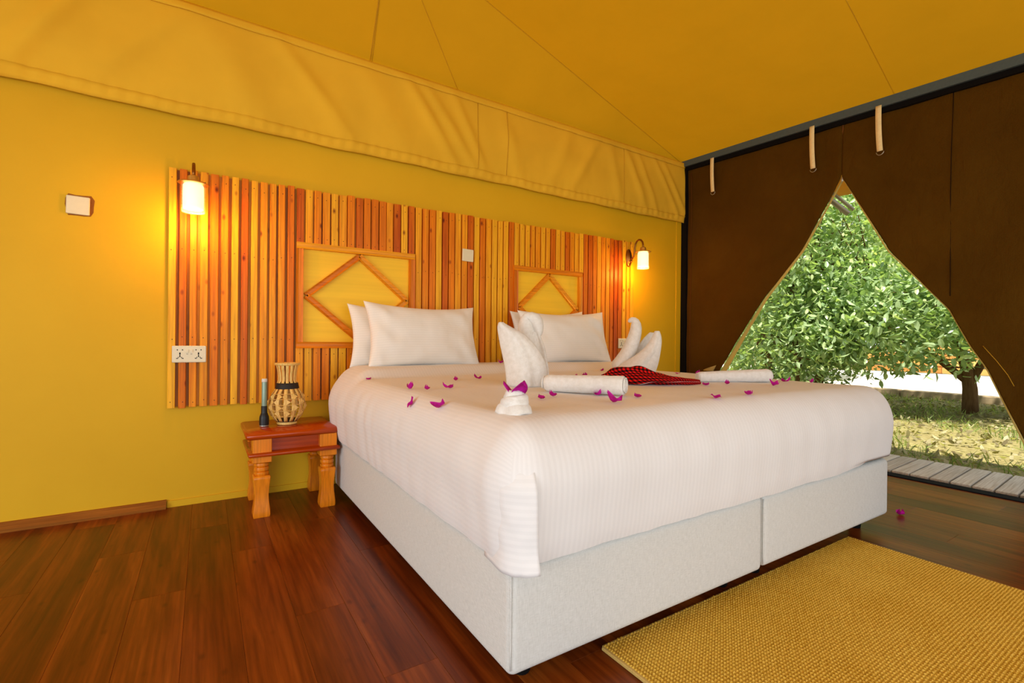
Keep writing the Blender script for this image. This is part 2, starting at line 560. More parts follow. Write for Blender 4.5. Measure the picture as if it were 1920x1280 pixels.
# canvas valance hanging over the top of the wall
def val_pt(u, v):
    x = XL + u * (XR - .015 - XL)
    zb = 2.03 - .012 * (x / 3.9) + .0025 * math.sin(x * 7.3) + .002 * math.sin(x * 17)
    zt = 2.618 - .03 * max(0, x) / 3.88
    z = zb + (zt - zb) * v
    env = math.sin(math.pi * min(1, max(0, v))) ** .6
    dg = 0
    for (xc, sl, wd, am) in ((-.62, .35, .05, .03), (-.3, .5, .07, .018), (.12, -.35, .12, .02), (.55, -.5, .06, .022), (.95, -.35, .1, .012), (1.28, -.42, .05, .026), (1.42, -.45, .05, .022), (1.56, -.3, .04, .02),
                            (1.9, -.2, .06, .014), (2.35, .25, .06, .014), (2.6, .35, .05, .016), (2.95, -.15, .05, .014), (3.2, -.3, .04, .018), (3.35, -.3, .03, .014), (3.6, -.4, .03, .016), (3.72, -.4, .03, .016), (-1.1, .2, .1, .02)):
        d = (x - xc - sl * (v - .5)) / wd
        dg += am * math.exp(-d * d)
    nz = noise.noise((x * 2.3, v * 2.2, 3.1)) * .016 + noise.noise((x * 8, v * 3, 9)) * .004
    bil = .03 + .03 * math.sin(math.pi * v)
    hemw = .004 * math.sin(x * 90) * math.exp(-((v - .07) / .05) ** 2)
    return (x, -.012 - bil * .6 - (dg + nz) * env + hemw, z)
val = tag(MB().grid(val_pt, 420, 26).build('canvas_valance', M['canvas'], None, True), 'long tan canvas valance hanging above the slatted headboard wall', 'valance')
def hem_pt(v0, v1, off):
    def f(u, v):
        p = val_pt(u, v0 + (v1 - v0) * v)
        return (p[0], p[1] - off, p[2])
    return f
solid(MB().grid(hem_pt(.0, .11, .004), 420, 3).build('bottom_hem', M['canvas'], val, True), .003)
solid(MB().grid(hem_pt(.915, 1.0, .006), 420, 3).build('top_hem', M['canvas'], val, True), .004)
for xs in (1.62, 1.86, 3.05):
    u = (xs - XL) / (XR - .015 - XL)
    MB().tube([Vector(val_pt(u, k / 12)) + Vector((0, -.002, 0)) for k in range(1, 12)], .0022, 6).build('seam', M['seam'], val, True)

# roof canvas: hipped tent ceiling
K = Vector((XR + .02, .01, 2.60))
def beam_z(y): return 2.600 + .0437 * y
P = Vector((.79, -.61, 3.04))
B = Vector((XR + .02, YF, beam_z(YF) + .02))
L0 = Vector((XL, .01, 2.64)); L1 = Vector((XL, -.7, 3.06))
Q = Vector((.79, YF, 3.0)); L2 = Vector((XL, YF, 3.0))
A_e = Vector((.87, .01, 2.63)); B_e = Vector((1.49, .01, 2.625))
cm = MB()
def tri_patch(a, b, c, n=8):
    idx = {}; vs = []; fs = []
    for i in range(n + 1):
        for j in range(n + 1 - i):
            idx[i, j] = len(vs)
            p = a + (b - a) * (i / n) + (c - a) * (j / n)
            vs.append(p)
    for i in range(n):
        for j in range(n - i):
            fs.append((idx[i, j], idx[i + 1, j], idx[i, j + 1]))
            if i + j < n - 1: fs.append((idx[i + 1, j], idx[i + 1, j + 1], idx[i, j + 1]))
    cm.add(vs, fs)
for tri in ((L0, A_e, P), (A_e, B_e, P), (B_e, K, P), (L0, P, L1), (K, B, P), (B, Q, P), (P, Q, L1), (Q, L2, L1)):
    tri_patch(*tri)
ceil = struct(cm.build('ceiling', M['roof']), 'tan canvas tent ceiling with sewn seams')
def seam(a, b, r=.004, sag=-.002, nm='seam'):
    MB().tube([a + (b - a) * (k / 8) + Vector((0, 0, sag)) for k in range(9)], r, 6).build(nm, M['seam'], ceil, True)
seam(A_e, P, .003); seam(A_e + Vector((.012, 0, 0)), P, .002); seam(B_e, P, .0016); seam(K, P, .0016); seam(P, L1, .003)
def plane_hit(d, p0, nrm):
    c = Vector((0, -3.065, .88)); return c + d * ((p0 - c).dot(nrm) / d.dot(nrm))
nR = (B - K).cross(P - K)
S1 = Vector((XR + .015, -1.70, beam_z(-1.70) + .02))
S2 = Vector((2.76, -1.86, 0)); S2.z = K.z - ((S2.x - K.x) * nR.x + (S2.y - K.y) * nR.y) / nR.z
seam(S1, S2, .0018)
seam(S2, S2 + (S2 - S1) * 1.2, .0018)

wl = struct(MB().grid(lambda u, v: (XL - .01 + .02 * noise.noise((u * 6, v * 3, 2)), -1.4 + u * 1.4, v * 2.64), 12, 12).build('wall_left_blocker', M['canvas'], None, True), 'unseen tan canvas side wall, added to block light from the left')  # out of view; added to keep sun patches and their bounce out
solid(wl, .004)

# steel beam, corner post and door sill of the net wall
bmz = MB()
for (z0, z1, x0, x1) in ((-.058, 0, XR - .03, XR + .05),):
    vs = []
    for y in (.03, YF):
        z = beam_z(y) + .012
        vs += [(x0, y, z + z0), (x1, y, z + z0), (x1, y, z + z1), (x0, y, z + z1)]
    bmz.add(vs, [(0, 1, 2, 3), (7, 6, 5, 4), (0, 4, 5, 1), (1, 5, 6, 2), (2, 6, 7, 3), (3, 7, 4, 0)])
struct(bmz.build('trim_3', M['steel']), 'grey steel beam running along the top of the net wall')
lip = MB(); vs = []
for y in (.03, YF):
    z = beam_z(y) - .046
    vs += [(XR - .012, y, z - .036), (XR + .05, y, z - .036), (XR + .05, y, z), (XR - .012, y, z)]
lip.add(vs, [(0, 1, 2, 3), (7, 6, 5, 4), (0, 4, 5, 1), (1, 5, 6, 2), (2, 6, 7, 3), (3, 7, 4, 0)])
struct(lip.build('trim_4', M['black']), 'black rail under the grey steel beam')
struct(MB().box(XR - .018, XR + .05, -.06, .0, 0, 2.53).build('trim_5', M['black']), 'dark corner post between the ochre wall and the net')
struct(MB().box(XR - .02, XR + .075, YF, -.02, -.1, .006).build('trim_6', M['black']), 'black threshold strip between plank floor and deck')

# net flaps of the tent wall, tied open
def lerp_tab(tab, z):
    for (z0, y0), (z1, y1) in zip(tab[:-1], tab[1:]):
        if z0 >= z >= z1:
            s = (z0 - z) / (z0 - z1)
            return y0 + (y1 - y0) * s
    return tab[-1][1]
ZT = 2.53
EDGE_L = [(2.6, -1.388), (2.082, -1.386), (1.594, -1.099), (1.242, -.806), (.843, -.548), (.6, -.395), (.35, -.30), (-.1, -.30)]
EDGE_R = [(2.6, -1.388), (2.082, -1.388), (1.507, -1.67), (1.096, -1.991), (.867, -2.092), (.743, -2.163), (.332, -2.32), (0, -2.44), (-.1, -2.44)]
def net_x(y, z, e):
    fold = .012 * noise.noise((y * 3.2, z * 1.6, 4.0)) + .006 * noise.noise((y * 9, z * 3, 8.0)) + .004 * noise.noise((y * 22, z * 6, 2.0))
    near = math.exp(-abs(y - e) / .12)
    return XR + .012 + fold * 1.1 + near * .012 * math.sin(z * 5)
def flapL(u, v):
    z = .01 + v * (ZT - .01); e = lerp_tab(EDGE_L, z); y = -.03 + (e + .03) * u
    zz = min(z, beam_z(y) - .06)
    return (net_x(y, zz, e), y, zz)
def flapR(u, v):
    z = .01 + v * (ZT - .01); e = lerp_tab(EDGE_R, z); y = e + (YF - e) * (u ** 1.4)
    zz = min(z, beam_z(y) - .06)
    return (net_x(y, zz, e), y, zz)
fl = solid(MB().grid(flapL, 44, 70).build('net_flap', M['net'], None, True), .004)
tag(fl, 'dark brown net flap beside the corner of the ochre wall, tied open', 'tent flap', 'net tent flaps')
fr = solid(MB().grid(flapR, 60, 70).build('net_flap', M['net'], None, True), .004)
tag(fr, 'dark brown net flap on the far right, nearest the rug', 'tent flap', 'net tent flaps')
# turned-back canvas binding along the left flap edge
def bindL(u, v):
    z = .30 + v * 1.78; e = lerp_tab(EDGE_L, z)
    wd = .010 + .034 * (2.08 - z) / 1.5 + .034 * max(0, (1.0 - z)) ** .8 + .008 * math.sin(z * 9) * max(0, 1 - z)
    return (XR + .022 + .006 * math.sin(u * 3), e - wd * u, z)
solid(MB().grid(bindL, 4, 50).build('edge_binding', M['binding'], fl, True), .003)
def tuck(u, v):
    return (XR - .01 - .012 * math.sin(u * math.pi), -.36 + .10 * u - .03 * v * (1 - u), .60 + .055 * v * (1 - u * .85) + .02 * u + .02 * (1 - u))
solid(MB().grid(tuck, 8, 6).build('tie_tab', M['binding'], fl, True), .003)
def bindR(u, v):
    z = .02 + v * 2.06; e = lerp_tab(EDGE_R, z)
    return (XR + .02, e + .010 * u, z)
solid(MB().grid(bindR, 2, 50).build('edge_binding', M['binding'], fr, True), .003)
zp = MB().tube([(XR + .004, -1.388, z) for z in (2.09, 2.2, 2.3, 2.4, 2.46)], .005, 6).build('zip_seam', simple('zip_brown', lin(120, 70, 20), .7), fl, True)
MB().lathe([(.004, 0), (.008, .01), (.008, .03), (.004, .04)], 10, (XR, -1.388, 2.045)).build('zip_slider', M['wire'], zp, True)
for yy in (-.10, ):
    MB().tube([(XR + .004 + net_x(yy, z, -1.3) - XR - .012, yy, z) for z in np.linspace(.1, 2.48, 16)], .004, 6).build('seam', simple('net_seam', lin(96, 56, 16), .9, .1), fl, True)
MB().tube([(net_x(-2.02, z, -1.9) - .006, -2.02 + .03 * math.sin(z), z) for z in np.linspace(1.18, 2.43, 16)], .002, 6).build('seam', simple('net_seam_dark', lin(34, 20, 8), .9, .1), fr, True)
MB().tube([(XR - .002, -2.15 - .02 * k + .03 * math.sin(k), .87 - .035 * k + .05 * math.sin(k * .9)) for k in range(6)], .0016, 6).build('tie_cord', M['seam'], fr, True)

# hanging straps with metal rings
for (y, z0, z1, lab) in ((-.345, 2.49, 2.232, 'cream roll-up strap nearest the corner of the ochre wall'), (-1.194, 2.462, 2.19, 'middle cream roll-up strap, just left of the zip seam'), (-1.62, 2.443, 2.182, 'cream roll-up strap to the right of the zip seam')):
    s = tag(empty('hanging_strap', (XR - .03, y, z0)), lab, 'strap', 'cream straps hanging from the beam')
    L = z0 - z1
    def sp(u, v, L=L):
        return (-.006 * math.sin(v * 2.2) - .004, (.5 - u) * .034 - .012 * v * v, -L * v + .05 * (1 - v))
    solid(MB().grid(sp, 2, 12).build('webbing', M['webbing'], s, True), .004)
    MB().tube([(-.006, -.012 + .022 * math.cos(a), -L - .004 + .022 * math.sin(a)) for a in np.linspace(math.pi, 2 * math.pi, 9)], .0028, 6).build('ring', M['wire'], s, True)

# ------------------------------------------------------------------ headboard
hb = tag(empty('headboard', (1.52, 0, .52)), 'wide headboard of upright orange wooden slats with two diamond panels', 'headboard')
HX0, HX1, HZ0, HZ1 = -.162, 3.205, .517, 1.755
hbo = Vector((-1.52, 0, -.52))
def hpart(mb, name, mat, **k): return mb.build(name, mat, hb, loc=hbo, **k)
PAN = [(.445, 1.163, .825, 1.440), (1.936, 2.600, .825, 1.440)]
for k in range(28):
    x0 = HX0 + .004 + k * (HX1 - HX0 - .008) / 28; x1 = x0 + (HX1 - HX0 - .008) / 28 - .001
    hpart(MB().box(x0, x1, -.010, 0, HZ0 + .006, HZ1 - .006), 'backing_board', M['backing'])
slat_m = {}
def slat_mesh(w, z0, z1, d):
    key = (round(w, 4), round(z0, 3), round(z1, 3), d)
    if key not in slat_m:
        b = .0025
        mb = MB(); X = w / 2
        pr = [(-X, -.010), (-X, -d + b), (-X + b, -d), (X - b, -d), (X, -d + b), (X, -.010)]
        n = len(pr)
        vs = [(p[0], p[1], z0) for p in pr] + [(p[0], p[1], z1) for p in pr]
        mb.add(vs, [tuple(range(n)), tuple(reversed(range(n, 2 * n)))] + [(i, (i + 1) % n, (i + 1) % n + n, i + n)[::-1] for i in range(n)])
        me = bpy.data.meshes.new('slat'); me.from_pydata(mb.v, [], mb.f); me.update(); me.materials.append(M['slat'])
        slat_m[key] = me
    return slat_m[key]
nails = MB()
def nail(x, z, y): nails.lathe([(.0028, 0), (.0022, .001)], 6, (0, 0, 0))
nail_list = []
xs = []
x = HX0
for k in range(13):
    xs.append((x, .0335)); x += (.445 - HX0) / 13
x = .445
nR_ = 57
for k in range(nR_):
    p = (HX1 - .445) / nR_
    xs.append((x, .0395)); x += p
for k, (x0, w) in enumerate(xs):
    w2 = w + random.uniform(-.0022, .0022)
    xc = x0 + w / 2
    d = .030 + random.choice([0, .001, .002])
    segs = [(HZ0 + random.uniform(-.004, .004), HZ1 + random.uniform(-.004, .004))]
    for (a, b, c_, e) in PAN:
        if a - .012 < xc < b + .004:
            segs = [(segs[0][0], c_ + .004), (e - .004, segs[0][1])]
    for (za, zb) in segs:
        za, zb = round(za / .002) * .002, round(zb / .002) * .002
        o = link('slat', slat_mesh(round(w2 / .001) * .001, za, zb, d), hb, hbo + Vector((xc, 0, 0)), (0, random.uniform(-.0012, .0012), 0))
        zs = {2: (za + .03, zb - .04)}[2] if zb - za < .5 else (za + .03, za + .36, zb - .42, zb - .05)
        for zz in zs:
            nail_list.append((xc + random.uniform(-.004, .004), -d - .0004, zz + random.uniform(-.01, .01)))
nm_ = MB()
for (x, y, z) in nail_list:
    n = 6
    vs = [(x + .0026 * math.cos(2 * math.pi * k / n), y, z + .0026 * math.sin(2 * math.pi * k / n)) for k in range(n)] + [(x, y - .0006, z)]
    nm_.add(vs, [(k, (k + 1) % n, n) for k in range(n)])
o = hpart(nm_, 'nail_heads', M['nail']); o['kind'] = 'stuff'

def bar(p, q, w, y0, y1, name, mat):
    # mitred moulding bar between two points on the wall plane with a raised centre
    a = Vector((p[0], 0, p[1])); b = Vector((q[0], 0, q[1]))
    t = (b - a).normalized(); n = Vector((-t.z, 0, t.x)) * (w / 2)
    ym = y1 - .004
    prof = [(-1, y0), (-1, ym), (-.45, y1), (.45, y1), (1, ym), (1, y0)]
    vs = [];
    for c in (a, b):
        for (s, y) in prof:
            v = c + n * s; vs.append((v.x, y, v.z))
    m = len(prof)
    MB_ = MB().add(vs, [tuple(range(m)), tuple(reversed(range(m, 2 * m)))] + [(i, (i + 1) % m, (i + 1) % m + m, i + m) for i in range(m)])
    o = hpart(MB_, name, mat)
    bm = bmesh.new(); bm.from_mesh(o.data); bmesh.ops.recalc_face_normals(bm, faces=bm.faces); bm.to_mesh(o.data); bm.free()
    return o
for (a, b, c_, e) in PAN:
    hpart(MB().box(a + .02, b - .02, -.016, -.008, c_ + .02, e - .02), 'diamond_panel', M['ply'])
    w = .036
    bar((a, e - w / 2), (b, e - w / 2), w, -.012, -.040, 'frame_rail', M['moulding'])
    bar((a, c_ + w / 2), (b, c_ + w / 2), w, -.012, -.040, 'frame_rail', M['moulding'])
    bar((a + w / 2, c_ + w), (a + w / 2, e - w), w, -.012, -.039, 'frame_stile', M['moulding_v'])
    bar((b - w / 2, c_ + w), (b - w / 2, e - w), w, -.012, -.039, 'frame_stile', M['moulding_v'])
    mx_, mz = (a + b) / 2, (c_ + e) / 2
    T = [(mx_, e - w - .004), (b - w - .006, mz), (mx_, c_ + w + .004), (a + w + .006, mz)]
    for k in range(4):
        p, q = T[k], T[(k + 1) % 4]
        cx, cz = mx_, mz
        f = .965
        bar((cx + (p[0] - cx) * f, cz + (p[1] - cz) * f), (cx + (q[0] - cx) * f, cz + (q[1] - cz) * f), .034, -.014, -.036, 'diamond_bar', M['moulding'])

# ------------------------------------------------------------------ wall lamps
def sconce(x, label):
    s = tag(empty('wall_lamp', (x, 0, 1.63)), label, 'lamp', 'bronze wall lamps on the headboard')
    y0 = -.034
    pl_ = MB(); vs = []; fs = []
    rings = [(1.0, 0), (1.0, -.006), (.86, -.012), (.7, -.013), (.55, -.02), (.2, -.026), (.02, -.027)]
    n = 28
    for (k, y) in rings:
        for j in range(n):
            a = 2 * math.pi * j / n
            vs.append((.036 * k * math.cos(a), y0 + y, -.02 + .078 * k * math.sin(a)))
    for i in range(len(rings) - 1):
        for j in range(n): fs.append((i * n + j, i * n + (j + 1) % n, (i + 1) * n + (j + 1) % n, (i + 1) * n + j))
    bp = pl_.add(vs, fs).build('backplate', M['bronze'], s, True)
    MB().lathe([(.004, -.012), (.012, -.006), (.012, .004), (.005, .01)], 14, (0, y0 - .03, -.05)).build('knob', M['bronze'], bp, True)
    path = [(0, -.05, -.03), (0, -.075, -.032), (0, -.095, -.015), (0, -.103, .02), (0, -.106, .06), (0, -.113, .09), (0, -.13, .112), (0, -.153, .121), (0, -.176, .114), (0, -.193, .094), (0, -.2, .068), (0, -.2, .045)]
    MB().tube(path, .0075, 12).build('arm', M['bronze'], s, True)
    cp = MB().lathe([(.012, .052), (.016, .05), (.018, .046), (.024, .044), (.026, .022), (.04, .018), (.064, .012), (.067, .009), (.064, .007), (.03, .008)], 32, (0, -.2, 0)).build('cap', M['brass'], s, True)
    auto_smooth(cp, 35)
    MB().lathe([(.038, .006), (.043, 0), (.044, -.05), (.044, -.112), (.042, -.116)], 32, (0, -.2, 0), False).build('lamp_shade', M['shade'], s, True)
    MB().lathe([(.05, .004), (.05, -.128), (.0485, -.132), (.047, -.128), (.047, .004)], 36, (0, -.2, 0), False).build('outer_glass', M['glass'], s, True)
    MB().lathe([(.004, -.01), (.012, -.02), (.02, -.045), (.02, -.06), (.012, -.076), (.002, -.08)], 16, (0, -.2, 0)).build('bulb', M['bulb'], s, True)
    d = bpy.data.lights.new('lamp_glow', 'POINT'); d.energy = 9.5; d.color = (1, .43, .06); d.shadow_soft_size = .03
    lo = bpy.data.objects.new('lamp_glow', d); COL.objects.link(lo); lo.parent = s; lo.location = (0, -.2, -.152)
    return s
sconce(-.052, 'lit bronze wall lamp at the left end of the slatted headboard, above a socket')
sconce(3.127, 'lit bronze wall lamp at the right end of the headboard, near the net')

# switches and sockets
def plate(name, x0, x1, z0, z1, y, lab, cat, group, rz=0):
    o = empty(name, ((x0 + x1) / 2, y, (z0 + z1) / 2), 0)
    W, Hh = (x1 - x0) / 2, (z1 - z0) / 2
    auto_smooth(MB().cbox(-W, W, -.011, 0, -Hh, Hh, .003).build('face_plate', M['white_plastic'], o), 30)
    o.rotation_euler = (0, rz, 0)
    return tag(o, lab, cat, group)
plate('blank_plate', -.557, -.471, 1.462, 1.548, 0, 'cream square blanking plate on the bare ochre wall left of the headboard', 'switch plate', 'cream square plates', .02)
pb = MB()
for k in range(14):
    a = 2 * math.pi * k / 14; r = 1 + .16 * random.random()
    pb.v.append((-.508 + .0475 * r * max(-1, min(1, 1.3 * math.cos(a))), -.001, 1.507 + .047 * r * max(-1, min(1, 1.3 * math.sin(a)))))
pb.f.append(tuple(reversed(range(14))))
chip = solid(pb.build('chipped_plaster', simple('chipped_plaster', lin(150, 92, 40), .9, .1), wall), .001)
chip['label'] = 'chipped brown plaster around the cream plate'
plate('switch_plate', 1.508, 1.594, 1.430, 1.516, -.032, 'cream square plate on the slats between the two diamond panels', 'switch plate', 'cream square plates', .03)
def socket(x0, x1, z0, z1, lab):
    o = plate('wall_socket', x0, x1, z0, z1, -.032, lab, 'socket', 'cream double sockets on the slats')
    W = (x1 - x0) / 2
    for sx in (-1, 1):
        cx = sx * W * .54
        for (dx, dz, w, h) in ((-.011, .022, .005, .005), (.011, .022, .005, .005), (0, .003, .006, .011), (0, -.007, .004, .007), (-.012, -.022, .008, .004), (.012, -.022, .008, .004), (-.007, -.017, .003, .006), (.007, -.017, .003, .006), (0, -.013, .005, .005)):
            MB().box(cx + dx - w / 2, cx + dx + w / 2, -.0118, -.0105, dz - h / 2, dz + h / 2).build('socket_slot', M['hole'], o)
    for dx in (-.009, .009):
        MB().cbox(dx - .0065, dx + .0065, -.0145, -.010, .008, .024, .001).build('rocker_switch', M['white_plastic'], o)
        MB().box(dx - .004, dx + .004, -.0116, -.0105, -.001, .001).build('indicator', simple('indicator_brown', lin(120, 70, 40), .5), o)
socket(-.142, .007, .751, .838, 'cream double wall socket on the slats left of the wicker vase')
socket(3.008, 3.155, .822, .908, 'cream double wall socket behind the towel swan with the raised neck')

# ------------------------------------------------------------------ nightstand
ns = tag(empty('nightstand', (.385, -.21, 0)), 'small red-brown wooden nightstand with turned orange legs beside the bed', 'nightstand')
so = Vector((-.385, .21, 0))
def npart(mb, name, mat, **k): return mb.build(name, mat, ns, loc=so, **k)
auto_smooth(npart(MB().cbox(.170, .600, -.425, -.002, .385, .417, .008), 'tabletop', M['table']), 50)
lg = MB().cbox(.180, .606, -.435, -.012, .302, .320, .004); auto_smooth(npart(lg, 'ledge', M['table']), 50)
for (x0, x1, y0, y1) in ((.215, .575, -.375, -.360), (.215, .575, -.045, -.03), (.205, .22, -.375, -.03), (.565, .58, -.375, -.03)):
    npart(MB().box(x0, x1, y0, y1, .31, .388), 'apron', M['table'])
for (lx, ly) in ((.242, -.372), (.552, -.372), (.242, -.058), (.552, -.058)):
    mb = MB()
    mb.cbox(lx - .042, lx + .042, ly - .042, ly + .042, .268, .388, .003)
    mb.lathe([(.026, .20), (.031, .203), (.034, .211), (.033, .219), (.027, .223), (.033, .227), (.034, .235), (.033, .242), (.027, .246), (.033, .25), (.034, .258), (.032, .265), (.027, .27)], 24, (lx, ly, 0))
    vs = []; fs = []
    prof = [(.036, 0), (.0385, .01), (.0375, .03), (.032, .075), (.0305, .105), (.0325, .145), (.037, .185), (.0385, .197), (.034, .204)]
    for (h, z) in prof:
        q = h * .93
        vs += [(lx - h, ly - q, z), (lx - q, ly - h, z), (lx + q, ly - h, z), (lx + h, ly - q, z), (lx + h, ly + q, z), (lx + q, ly + h, z), (lx - q, ly + h, z), (lx - h, ly + q, z)]
    fs = [tuple(reversed(range(8))), tuple(range(8 * len(prof) - 8, 8 * len(prof)))]
    for k in range(len(prof) - 1):
        for j in range(8): fs.append((k * 8 + j, k * 8 + (j + 1) % 8, k * 8 + 8 + (j + 1) % 8, k * 8 + 8 + j))
    mb.add(vs, fs)
    auto_smooth(npart(mb, 'leg', M['table_leg']), 40)

# wicker vase
vz = tag(empty('wicker_vase', (.379, -.20, .4175)), 'pale woven cane vase with a black band on the nightstand', 'vase')
VP = [(.050, .012), (.058, .022), (.075, .045), (.089, .075), (.0935, .105), (.088, .14), (.074, .170), (.060, .190), (.0555, .200), (.053, .222), (.0455, .236), (.045, .25), (.048, .28), (.053, .305), (.058, .325)]
def vr(z):
    for (r0, z0), (r1, z1) in zip(VP[:-1], VP[1:]):
        if z0 <= z <= z1: return r0 + (r1 - r0) * (z - z0) / (z1 - z0)
    return VP[-1][0]
auto_smooth(MB().lathe([(.046, 0), (.050, .003), (.050, .014), (.047, .018)], 32).build('base_ring', M['cane'], vz), 40)
MB().lathe([(.052, .016), (.0545, .019), (.0545, .025), (.052, .028)], 32).build('lower_band', M['dark_band'], vz, True)
MB().lathe([(.059, .192), (.0595, .196), (.056, .212), (.0545, .222), (.0525, .224), (.05, .222)], 32, cap=False).build('dark_band', M['dark_band'], vz, True)
MB().lathe([(.058, .318), (.0625, .320), (.0635, .326), (.0615, .331), (.057, .331), (.055, .326)], 36, cap=False).build('rim', M['cane'], vz, True)
rope = MB(); rope.tube([((.061 + .002 * math.cos(k * 2.1)) * math.cos(2 * math.pi * k / 72), (.061 + .002 * math.cos(k * 2.1)) * math.sin(2 * math.pi * k / 72), .3285 + .002 * math.sin(k * 2.1)) for k in range(73)], .0028, 6)
rope.build('rim_braid', M['cane'], vz, True)
NS = 14
for k in range(NS):
    a0 = 2 * math.pi * k / NS
    def st(u, v, a0=a0):
        z = .02 + v * .176; r = vr(z) - .001
        hw = .0088 / r
        a = a0 + (u - .5) * 2 * hw
        return (r * math.cos(a), r * math.sin(a), z)
    solid(MB().grid(st, 2, 14).build('cane_strip', M['cane'], vz, True), .0016)
    def nk(u, v, a0=a0):
        z = .21 + v * .112; r = vr(z) - .001
        hw = .0078 / r
        a = a0 + .1 + (u - .5) * 2 * hw
        return (r * math.cos(a), r * math.sin(a), z)
    solid(MB().grid(nk, 2, 8).build('neck_strip', M['cane'], vz, True), .0016)
for z in (.05, .082, .112, .142, .168):
    MB().tube([((vr(z) + .0015) * math.cos(2 * math.pi * k / 48), (vr(z) + .0015) * math.sin(2 * math.pi * k / 48), z) for k in range(49)], .0016, 5).build('hoop', M['cane'], vz, True)
# folded triangular weave points
for row, (z0, z1) in enumerate(((.048, .084), (.08, .114), (.11, .144), (.14, .17))):
    for k in range(NS):
        if (k + row) % 2 == 0 and row in (1, 3) or row in (0, 2) and k % 2 == 0:
            a0 = 2 * math.pi * (k + .5) / NS; zm = (z0 + z1) / 2; r = vr(zm) + .0035
            dA = math.pi / NS * .92
            pt = lambda a, z, rr: ((rr) * math.cos(a), (rr) * math.sin(a), z)
            MB().add([pt(a0 - dA, z0, vr(z0) + .001), pt(a0 - dA, z1, vr(z1) + .001), pt(a0 + dA * .2, zm, r + .003), pt(a0 + dA, z0, vr(z0) + .001), pt(a0 + dA, z1, vr(z1) + .001)], [(0, 2, 1), (2, 3, 4)]).build('weave_fold', M['cane'], vz)

# torch standing on its head
tcx = tag(empty('torch', (.266, -.225, .4175)), 'slim grey-green torch standing on its black head beside the wicker vase', 'torch')
auto_smooth(MB().lathe([(.020, .0), (.0225, .003), (.0225, .006), (.021, .008)], 28).build('bezel', M['wire'], tcx), 40)
auto_smooth(MB().lathe([(.021, .007), (.0235, .009), (.0235, .04), (.0225, .052), (.0165, .068), (.0150, .072), (.0150, .106), (.0138, .108)], 28).build('torch_head', M['torch_black'], tcx), 40)
auto_smooth(MB().lathe([(.0130, .105), (.0133, .108), (.0133, .232), (.0125, .235)], 28).build('torch_body', M['torch_body'], tcx), 40)
auto_smooth(MB().lathe([(.0128, .233), (.0135, .236), (.0135, .248), (.012, .251)], 28).build('tail_cap', M['torch_cap'], tcx), 40)

# ------------------------------------------------------------------ bed
BX0, BX1, BXM, BY0, BY1, BZ0, BZ1 = .620, 2.742, 1.690, -.245, -2.092, .066, .338
def rbox(x0, x1, y0, y1, z0, z1, r, nx, ny, nz, ri=None):
    """five/six sided rounded box as grids pushed to a rounded shell"""
    mb = MB()
    c = Vector(((x0 + x1) / 2, (y0 + y1) / 2, (z0 + z1) / 2)); h = Vector(((x1 - x0) / 2, (y1 - y0) / 2, (z1 - z0) / 2))
    def push(p):
        q = Vector([max(-(h[i] - r[i]), min(h[i] - r[i], p[i])) for i in range(3)])
        d = Vector([(p[i] - q[i]) / r[i] for i in range(3)])
        if d.length > 1e-6:
            d.normalize(); q = q + Vector([d[i] * r[i] for i in range(3)])
        return c + q
    return mb, push, c, h
for (x0, x1, lab) in ((BX0, BXM - .002, 'cream linen box base under the left half of the bed, nearest the nightstand'), (BXM + .002, BX1, 'cream linen box base under the right half of the bed, toward the open net')):
    b = tag(empty('bed_base', ((x0 + x1) / 2, (BY0 + BY1) / 2, 0)), lab, 'bed base', 'halves of the bed base')
    of = -Vector(b.location)
    mb, push, c, h = rbox(x0, x1, BY1, BY0, BZ0 + (0 if x0 < 1 else .006), BZ1, (.022, .022, .022), 1, 1, 1)
    def edge(n, hh, r):
        ks = [-hh, -hh + r * .35, -hh + r * .7, -hh + r * 1.05]
        md = list(np.linspace(-hh + r * 1.05, hh - r * 1.05, n))[1:-1]
        return ks + md + [-k for k in reversed(ks)]
    gx, gy, gz = edge(6, h.x, .022), edge(8, h.y, .022), edge(4, h.z, .022)
    for s in (-1, 1):
        for (A_, B_, ax) in ((gx, gy, 2), (gx, gz, 1), (gy, gz, 0)):
            vs = []
            for bb_ in B_:
                for aa in A_:
                    p = {2: Vector((aa, bb_, s * h.z)), 1: Vector((aa, s * h.y, bb_)), 0: Vector((s * h.x, aa, bb_))}[ax]
                    vs.append(push(p))
            n = len(A_)
            fs = [(j * n + i, j * n + i + 1, (j + 1) * n + i + 1, (j + 1) * n + i) for j in range(len(B_) - 1) for i in range(n - 1)]
            mb.add(vs, fs)
    o = mb.build('upholstered_box', M['linen'], b, True, loc=of)
    bm = bmesh.new(); bm.from_mesh(o.data); bmesh.ops.remove_doubles(bm, verts=bm.verts, dist=.0005); bmesh.ops.recalc_face_normals(bm, faces=bm.faces); bm.to_mesh(o.data); bm.free()
    for lx in (x0 + .10, x1 - .10):
        for ly in (BY1 + .10, BY0 - .12):
            auto_smooth(MB().lathe([(.022, 0), (.024, .004), (.028, .06), (.03, .074)], 16, (lx, ly, 0)).build('leg', M['black'], b, loc=of), 40)
    sp_ = MB().tube([(x0 + .004, BY1 + .004, z) for z in np.linspace(BZ0 + .02, BZ1 - .02, 6)], .002, 6)
    sp_.build('corner_piping', M['linen'], b, True, loc=of)

# mattress: coloured dark all over, just shows under the duvet
mt = MB().cbox(BX0 + .02, BX1 - .03, BY1 + .03, BY0 + .06, BZ1 + .0005, .60, .03)
mo = tag(auto_smooth(mt.build('mattress', simple('dark_mattress', lin(28, 26, 28), .8, .1)), 40), 'dark mattress on the bed base, just showing under the duvet at the foot', 'mattress')

